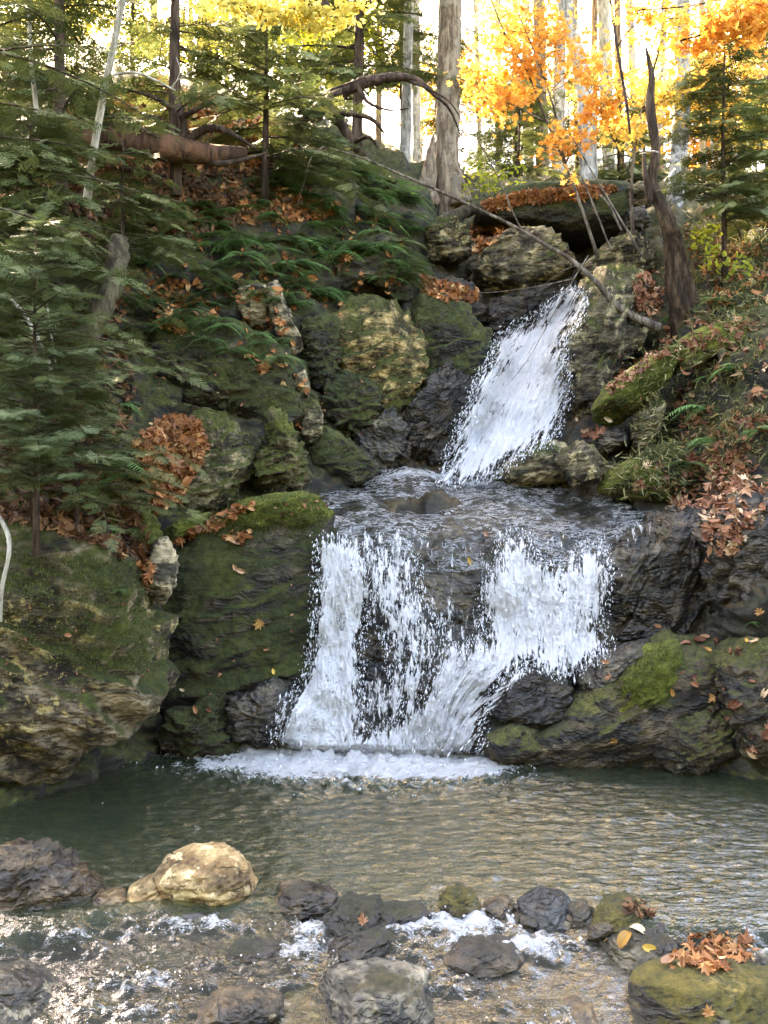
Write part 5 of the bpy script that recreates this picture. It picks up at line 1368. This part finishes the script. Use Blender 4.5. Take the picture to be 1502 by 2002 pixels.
stick('thin_sapling', 'dark thin sapling stem crossing the bright leaves at the upper right', [([P(1232,262,8.5), P(1225,200,8.5), P(1208,100,8.5), P(1194,0,8.5), P(1188,-80,8.5)], [.009,.012,.011,.010,.008]), ([P(1208,90,8.5), P(1250,45,8.4), P(1340,35,8.4)], [.006,.005,.003])], BK_DARK, 'sapling', 22)
stick('thin_sapling', 'slanting thin twiggy stem beside the leaning snag', [([P(1215,450,9.6), P(1190,400,9.6), P(1170,380,9.6)], [.012,.01,.008]), ([P(1255,500,9.5), P(1220,440,9.5), P(1160,340,9.5), P(1120,270,9.5)], [.012,.011,.008,.005]), ([P(1195,490,9.4), P(1160,400,9.4), P(1130,330,9.4)], [.009,.008,.004])], BK_TWIG, 'sapling', 23)
stick('overhanging_bough', 'dark bough end dipping in at the top centre', [([P(600,-60,7.6), P(625,-10,7.6), P(638,22,7.6), P(645,40,7.6)], [.04,.04,.035,.01])], BK_DARK, 'bough', 24, .2)

# orange maple saplings and yellow beech boughs
leafy('orange leaved maple sapling arching over the head of the falls', [
    ([P(1170,505,10), P(1135,400,10), P(1105,320,10), P(1070,240,9.9), P(1035,150,9.8), P(985,60,9.7), P(950,-30,9.6)], .016, .006),
    ([P(1105,320,10), P(1080,200,9.9), P(1040,90,9.8), P(1010,20,9.8)], .012, .005),
    ([P(1070,240,9.9), P(990,200,9.7), P(930,190,9.6)], .010, .004),
    ([P(1105,320,10), P(1150,250,9.9), P(1220,190,9.8)], .010, .004)],
    [(P(960,205,9.6), (.20,.3,.14), 18, 12), (P(1010,160,9.7), (.35,.4,.20), 24, 12), (P(1080,110,9.8), (.40,.4,.25), 16, 12), (P(1160,70,9.8), (.35,.4,.22), 12, 12), (P(980,100,9.7), (.25,.4,.18), 10, 12),
     (P(1180,220,9.8), (.28,.3,.16), 18, 14), (P(1120,275,9.8), (.22,.3,.12), 12, 12), (P(1075,300,9.6), (.14,.3,.08), 6, 8), (P(1110,345,9.6), (.04,.1,.05), 3, 5), (P(1030,60,9.8), (.5,.4,.25), 22, 12), (P(940,140,9.7), (.2,.3,.15), 10, 12), (P(1150,150,9.8), (.35,.4,.2), 14, 12)], LF_ORG, 'maple', .048, BK_TWIG, 201, 'maple_sapling', 'maple sapling', seg=8, twig=.0025)
leafy('golden maple sapling behind the leaning snag', [
    ([P(1240,500,10.8), P(1235,350,10.8), P(1255,220,10.8), P(1290,90,10.8), P(1310,-40,10.8)], .02, .008), ([P(1255,220,10.8), P(1350,170,10.6), P(1420,150,10.5)], .01, .004), ([P(1235,350,10.8), P(1180,230,10.6), P(1140,160,10.6)], .01, .004)],
    [(P(1300,215,10.6), (.35,.4,.2), 22, 13), (P(1220,250,10.6), (.3,.4,.18), 16, 13), (P(1360,150,10.5), (.3,.4,.2), 14, 12), (P(1200,130,10.6), (.4,.4,.3), 14, 12), (P(1300,60,10.7), (.5,.4,.3), 24, 12), (P(1400,120,10.6), (.4,.4,.25), 18, 12)], LF_MIX, 'maple', .045, BK_TWIG, 202, 'maple_sapling', 'maple sapling', seg=8, twig=.0025)
leafy('near orange maple bough filling the top right corner', [
    ([P(1700,-150,6.6), P(1600,-20,6.6), P(1500,30,6.5), P(1400,60,6.5), P(1330,80,6.5)], .02, .005), ([P(1600,-20,6.6), P(1480,-20,6.5), P(1360,10,6.5), P(1240,20,6.6)], .01, .003)],
    [(P(1440,60,6.5), (.28,.3,.12), 30, 12), (P(1370,80,6.5), (.2,.3,.10), 16, 11), (P(1490,20,6.5), (.25,.3,.10), 16, 12), (P(1300,15,6.6), (.3,.3,.05), 14, 9), (P(1495,145,6.4), (.03,.1,.03), 3, 4)], LF_ORG, 'maple', .044, BK_DARK, 203, 'maple_bough', 'maple bough', twig=.002)
leafy('bright yellow beech bough hanging at the top centre', [
    ([P(760,-120,7.4), P(690,-40,7.4), P(610,10,7.4), P(520,20,7.4), P(450,5,7.4)], .014, .004), ([P(690,-40,7.4), P(720,0,7.3), P(735,15,7.3)], .006, .003)],
    [(P(600,35,7.4), (.24,.2,.08), 22, 12), (P(520,20,7.4), (.28,.2,.07), 18, 12), (P(690,22,7.3), (.16,.2,.05), 10, 11), (P(450,0,7.4), (.2,.2,.05), 10, 10), (P(640,60,7.4), (.08,.1,.03), 5, 8)], LF_YEL, 'oval', .034, BK_DARK, 204, 'beech_bough', 'beech bough', twig=.0018)
leafy('small yellow leaved shrub on the right bank below the hemlock', [([P(1385,560,9.7), P(1380,500,9.7), P(1375,460,9.7)], .008, .003)], [(P(1378,460,9.7), (.16,.2,.06), 9, 5), (P(1400,500,9.6), (.2,.2,.12), 10, 4), (P(1450,520,9.4), (.2,.2,.1), 8, 4)], LF_GRN, 'oval', .035, BK_DARK, 205, 'shrub', 'shrub', twig=.0015)
leafy('low yellow green shrub by the base of the thick trunk', [([P(960,400,12.6), P(950,360,12.6), P(960,320,12.6)], .01, .004)], [(P(960,350,12.5), (.5,.4,.25), 26, 8)], LF_GRN, 'oval', .035, BK_GREY, 206, 'shrub', 'shrub', twig=.002)

# conifers
conifer('large hemlock at the left edge with boughs over the bank', P(-190,900,6.9), 7.5, .10, (.05,.98), 2.1, 100, .30, 301, True, HEM, .19, dens=.85, az=(-1.9, 1.2))
conifer('spruce sapling with spiky boughs in the left foreground', P(70,1000,5.7), 1.62, .020, (.08,.99), .80, 120, .16, 302, True, HEM_B, .125, name='spruce_sapling', cat='spruce', uplift=.3, dens=1.1)
conifer('low hemlock sapling spreading left of the fern above the boulder', P(150,1010,6.1), .95, .014, (.05,.99), .75, 60, .30, 303, True, HEM, .14, name='hemlock_sapling', dens=1.0)
conifer('hemlock standing behind the pale leaning stem', P(120,420,8.7), 5.5, .06, (.05,.98), 1.4, 58, .28, 304, False, HEM, .26)
conifer('dark hemlock in the middle of the upper left mound', P(345,330,9.5), 5.0, .06, (.10,.98), 1.4, 56, .30, 305, False, HEM, .26)
conifer('hemlock leaning over the rim left of the arching dead trunk', P(520,360,10.2), 2.2, .04, (.05,.98), 1.3, 50, .35, 306, False, HEM, .22)
conifer('tall hemlock behind the arching dead trunk', P(700,330,13.4), 7.5, .08, (.12,.98), 2.0, 90, .28, 307, False, HEM, .30)
conifer('yellow green young hemlock under the arching dead trunk', P(585,345,10.8), 1.1, .02, (.05,.98), .8, 34, .25, 308, False, HEM_B, .18, name='hemlock_sapling')
conifer('hemlock with a slim trunk on the right bank', P(1415,490,10), 2.1, .03, (.12,.98), .95, 66, .25, 309, False, HEM, .22)
conifer('hemlock at the right edge behind the slim one', P(1530,460,11), 3.6, .05, (.10,.98), 1.3, 76, .25, 310, False, HEM, .24)
conifer('small hemlock beyond the mossy block left of the grey trunk', P(1015,375,16), 1.9, .03, (.05,.98), 1.0, 44, .25, 311, False, HEM, .24)
conifer('small dark hemlock between the grey trunk and the snag', P(1210,375,15.5), 1.5, .03, (.02,.98), 1.1, 44, .25, 312, False, HEM, .24)
conifer('shaded hemlock on the left bank below the mound', P(60,640,7.3), 1.6, .03, (.05,.98), 1.2, 64, .35, 314, False, HEM, .22)
conifer('hemlock seedling on the slope above the left wall', P(240,520,8.2), 1.0, .02, (.05,.98), .85, 30, .3, 315, False, HEM, .18, name='hemlock_sapling')
conifer('tall hemlock beyond the big trunk at the top centre', P(790,345,16), 7, .08, (.18,.98), 1.7, 80, .28, 316, False, HEM, .30)
conifer('hemlock filling the gap at the very top left', P(-20,260,10.5), 6, .07, (.05,.98), 2.0, 80, .28, 317, False, HEM, .28)

# forest beyond
rs = np.random.RandomState(909)
def rim_z(px_, Y):
    tp = np.interp(px_, TOPX, TOPY); return tp - 30
TR = [(975,22,.07),(1035,25,.10),(1062,19,.11),(1090,21,.12),(1192,17.5,.10),(1215,24,.08),(1245,26,.09),(940,26,.06),(1160,28,.09),(1290,22,.07),(1375,20,.06),(1400,24,.08),(445,18,.04),(395,20,.12),(372,24,.05),(415,22,.09),(350,26,.06),(560,22,.07),(300,21,.07),(120,22,.06),(740,24,.07),(815,21,.08),(1010,30,.09),(1130,33,.10),(1330,30,.10),(1450,27,.09),(655,28,.09),(470,30,.1),(200,28,.1),(1500,21,.1),(930,36,.1),(1270,38,.1),(1070,40,.12),(840,32,.1),(530,36,.12),(20,30,.1)]
for i, (x_, Y_, r_) in enumerate(TR[:27]):
    by = rim_z(x_, Y_) + 15; ln = rs.uniform(-.04, .04)
    b = P(x_, by, Y_); h = rs.uniform(10, 15)
    pts = [b + np.array([0, 0, -.8]), b, b + np.array([ln * h * .4, 0, h * .4]), b + np.array([ln * h * .8 + .1, 0, h * .75]), b + np.array([ln * h, 0, h])]
    crown = [(pts[3], (2.2, 2.2, 1.8), 34, 22), (pts[4], (1.6, 1.6, 1.4), 20, 22)]
    leafy('slender %s trunk in the bright woods %s' % (['grey', 'pale', 'brown'][i % 3], where(x_, 100)), [(pts, r_ * 1.3, r_ * .6)], crown, [LF_YEL, LF_MIX, LF_GRN][i % 3], 'far', .10, [BK_GREY, BK_PALE, BK_BIG][i % 3], 400 + i, 'forest_tree', 'tree', 'slender trees in the woods beyond the falls', seg=8, twig=.006)
for i in range(34):
    x_ = rs.uniform(-60, 1560); Y_ = rs.uniform(16, 34)
    b = P(x_, rim_z(x_, Y_) + 15, Y_); h = rs.uniform(2.2, 5.0) * Y_ / 24
    pts = [b + np.array([0, 0, -.5]), b, b + np.array([rs.normal() * .2, 0, h * .5]), b + np.array([rs.normal() * .3, 0, h])]
    bl = [(pts[2] + rs.normal(size=3) * .3, (1.2, 1.0, .7), 36, 18), (pts[3], (1.1, 1.0, .7), 34, 18), (pts[2] + rs.normal(size=3) * np.array([1.2, .5, .6]), (.9, .8, .4), 16, 14)]
    left = x_ < 800
    m_ = [LF_GRN, LF_YEL, LF_GRN][i % 3] if left else [LF_MIX, LF_YEL, LF_ORG, LF_MIX][i % 4]
    leafy('small %s understory tree in the woods ' % ('yellow green' if m_ is LF_GRN else 'yellow' if m_ is LF_YEL else 'golden' if m_ is LF_MIX else 'orange') + where(x_, 150), [(pts, .035, .01)], bl, m_, 'far', .075, BK_GREY, 500 + i, 'understory_tree', 'small tree', 'understory trees in the woods beyond', seg=6, twig=.004)
for i in range(9):
    x_ = [40, 260, 640, 880, 1010, 1130, 1260, 1400, 1500][i]; Y_ = rs.uniform(18, 26)
    conifer('distant young hemlock in the bright woods ' + where(x_, 250), P(x_, rim_z(x_, Y_) + 15, Y_), rs.uniform(2, 3.6) * (1.6 if x_ < 700 else 1), .05, (.05, .98), 1.5, 40, .25, 600 + i, False, HEM, .36, group='distant young hemlocks')
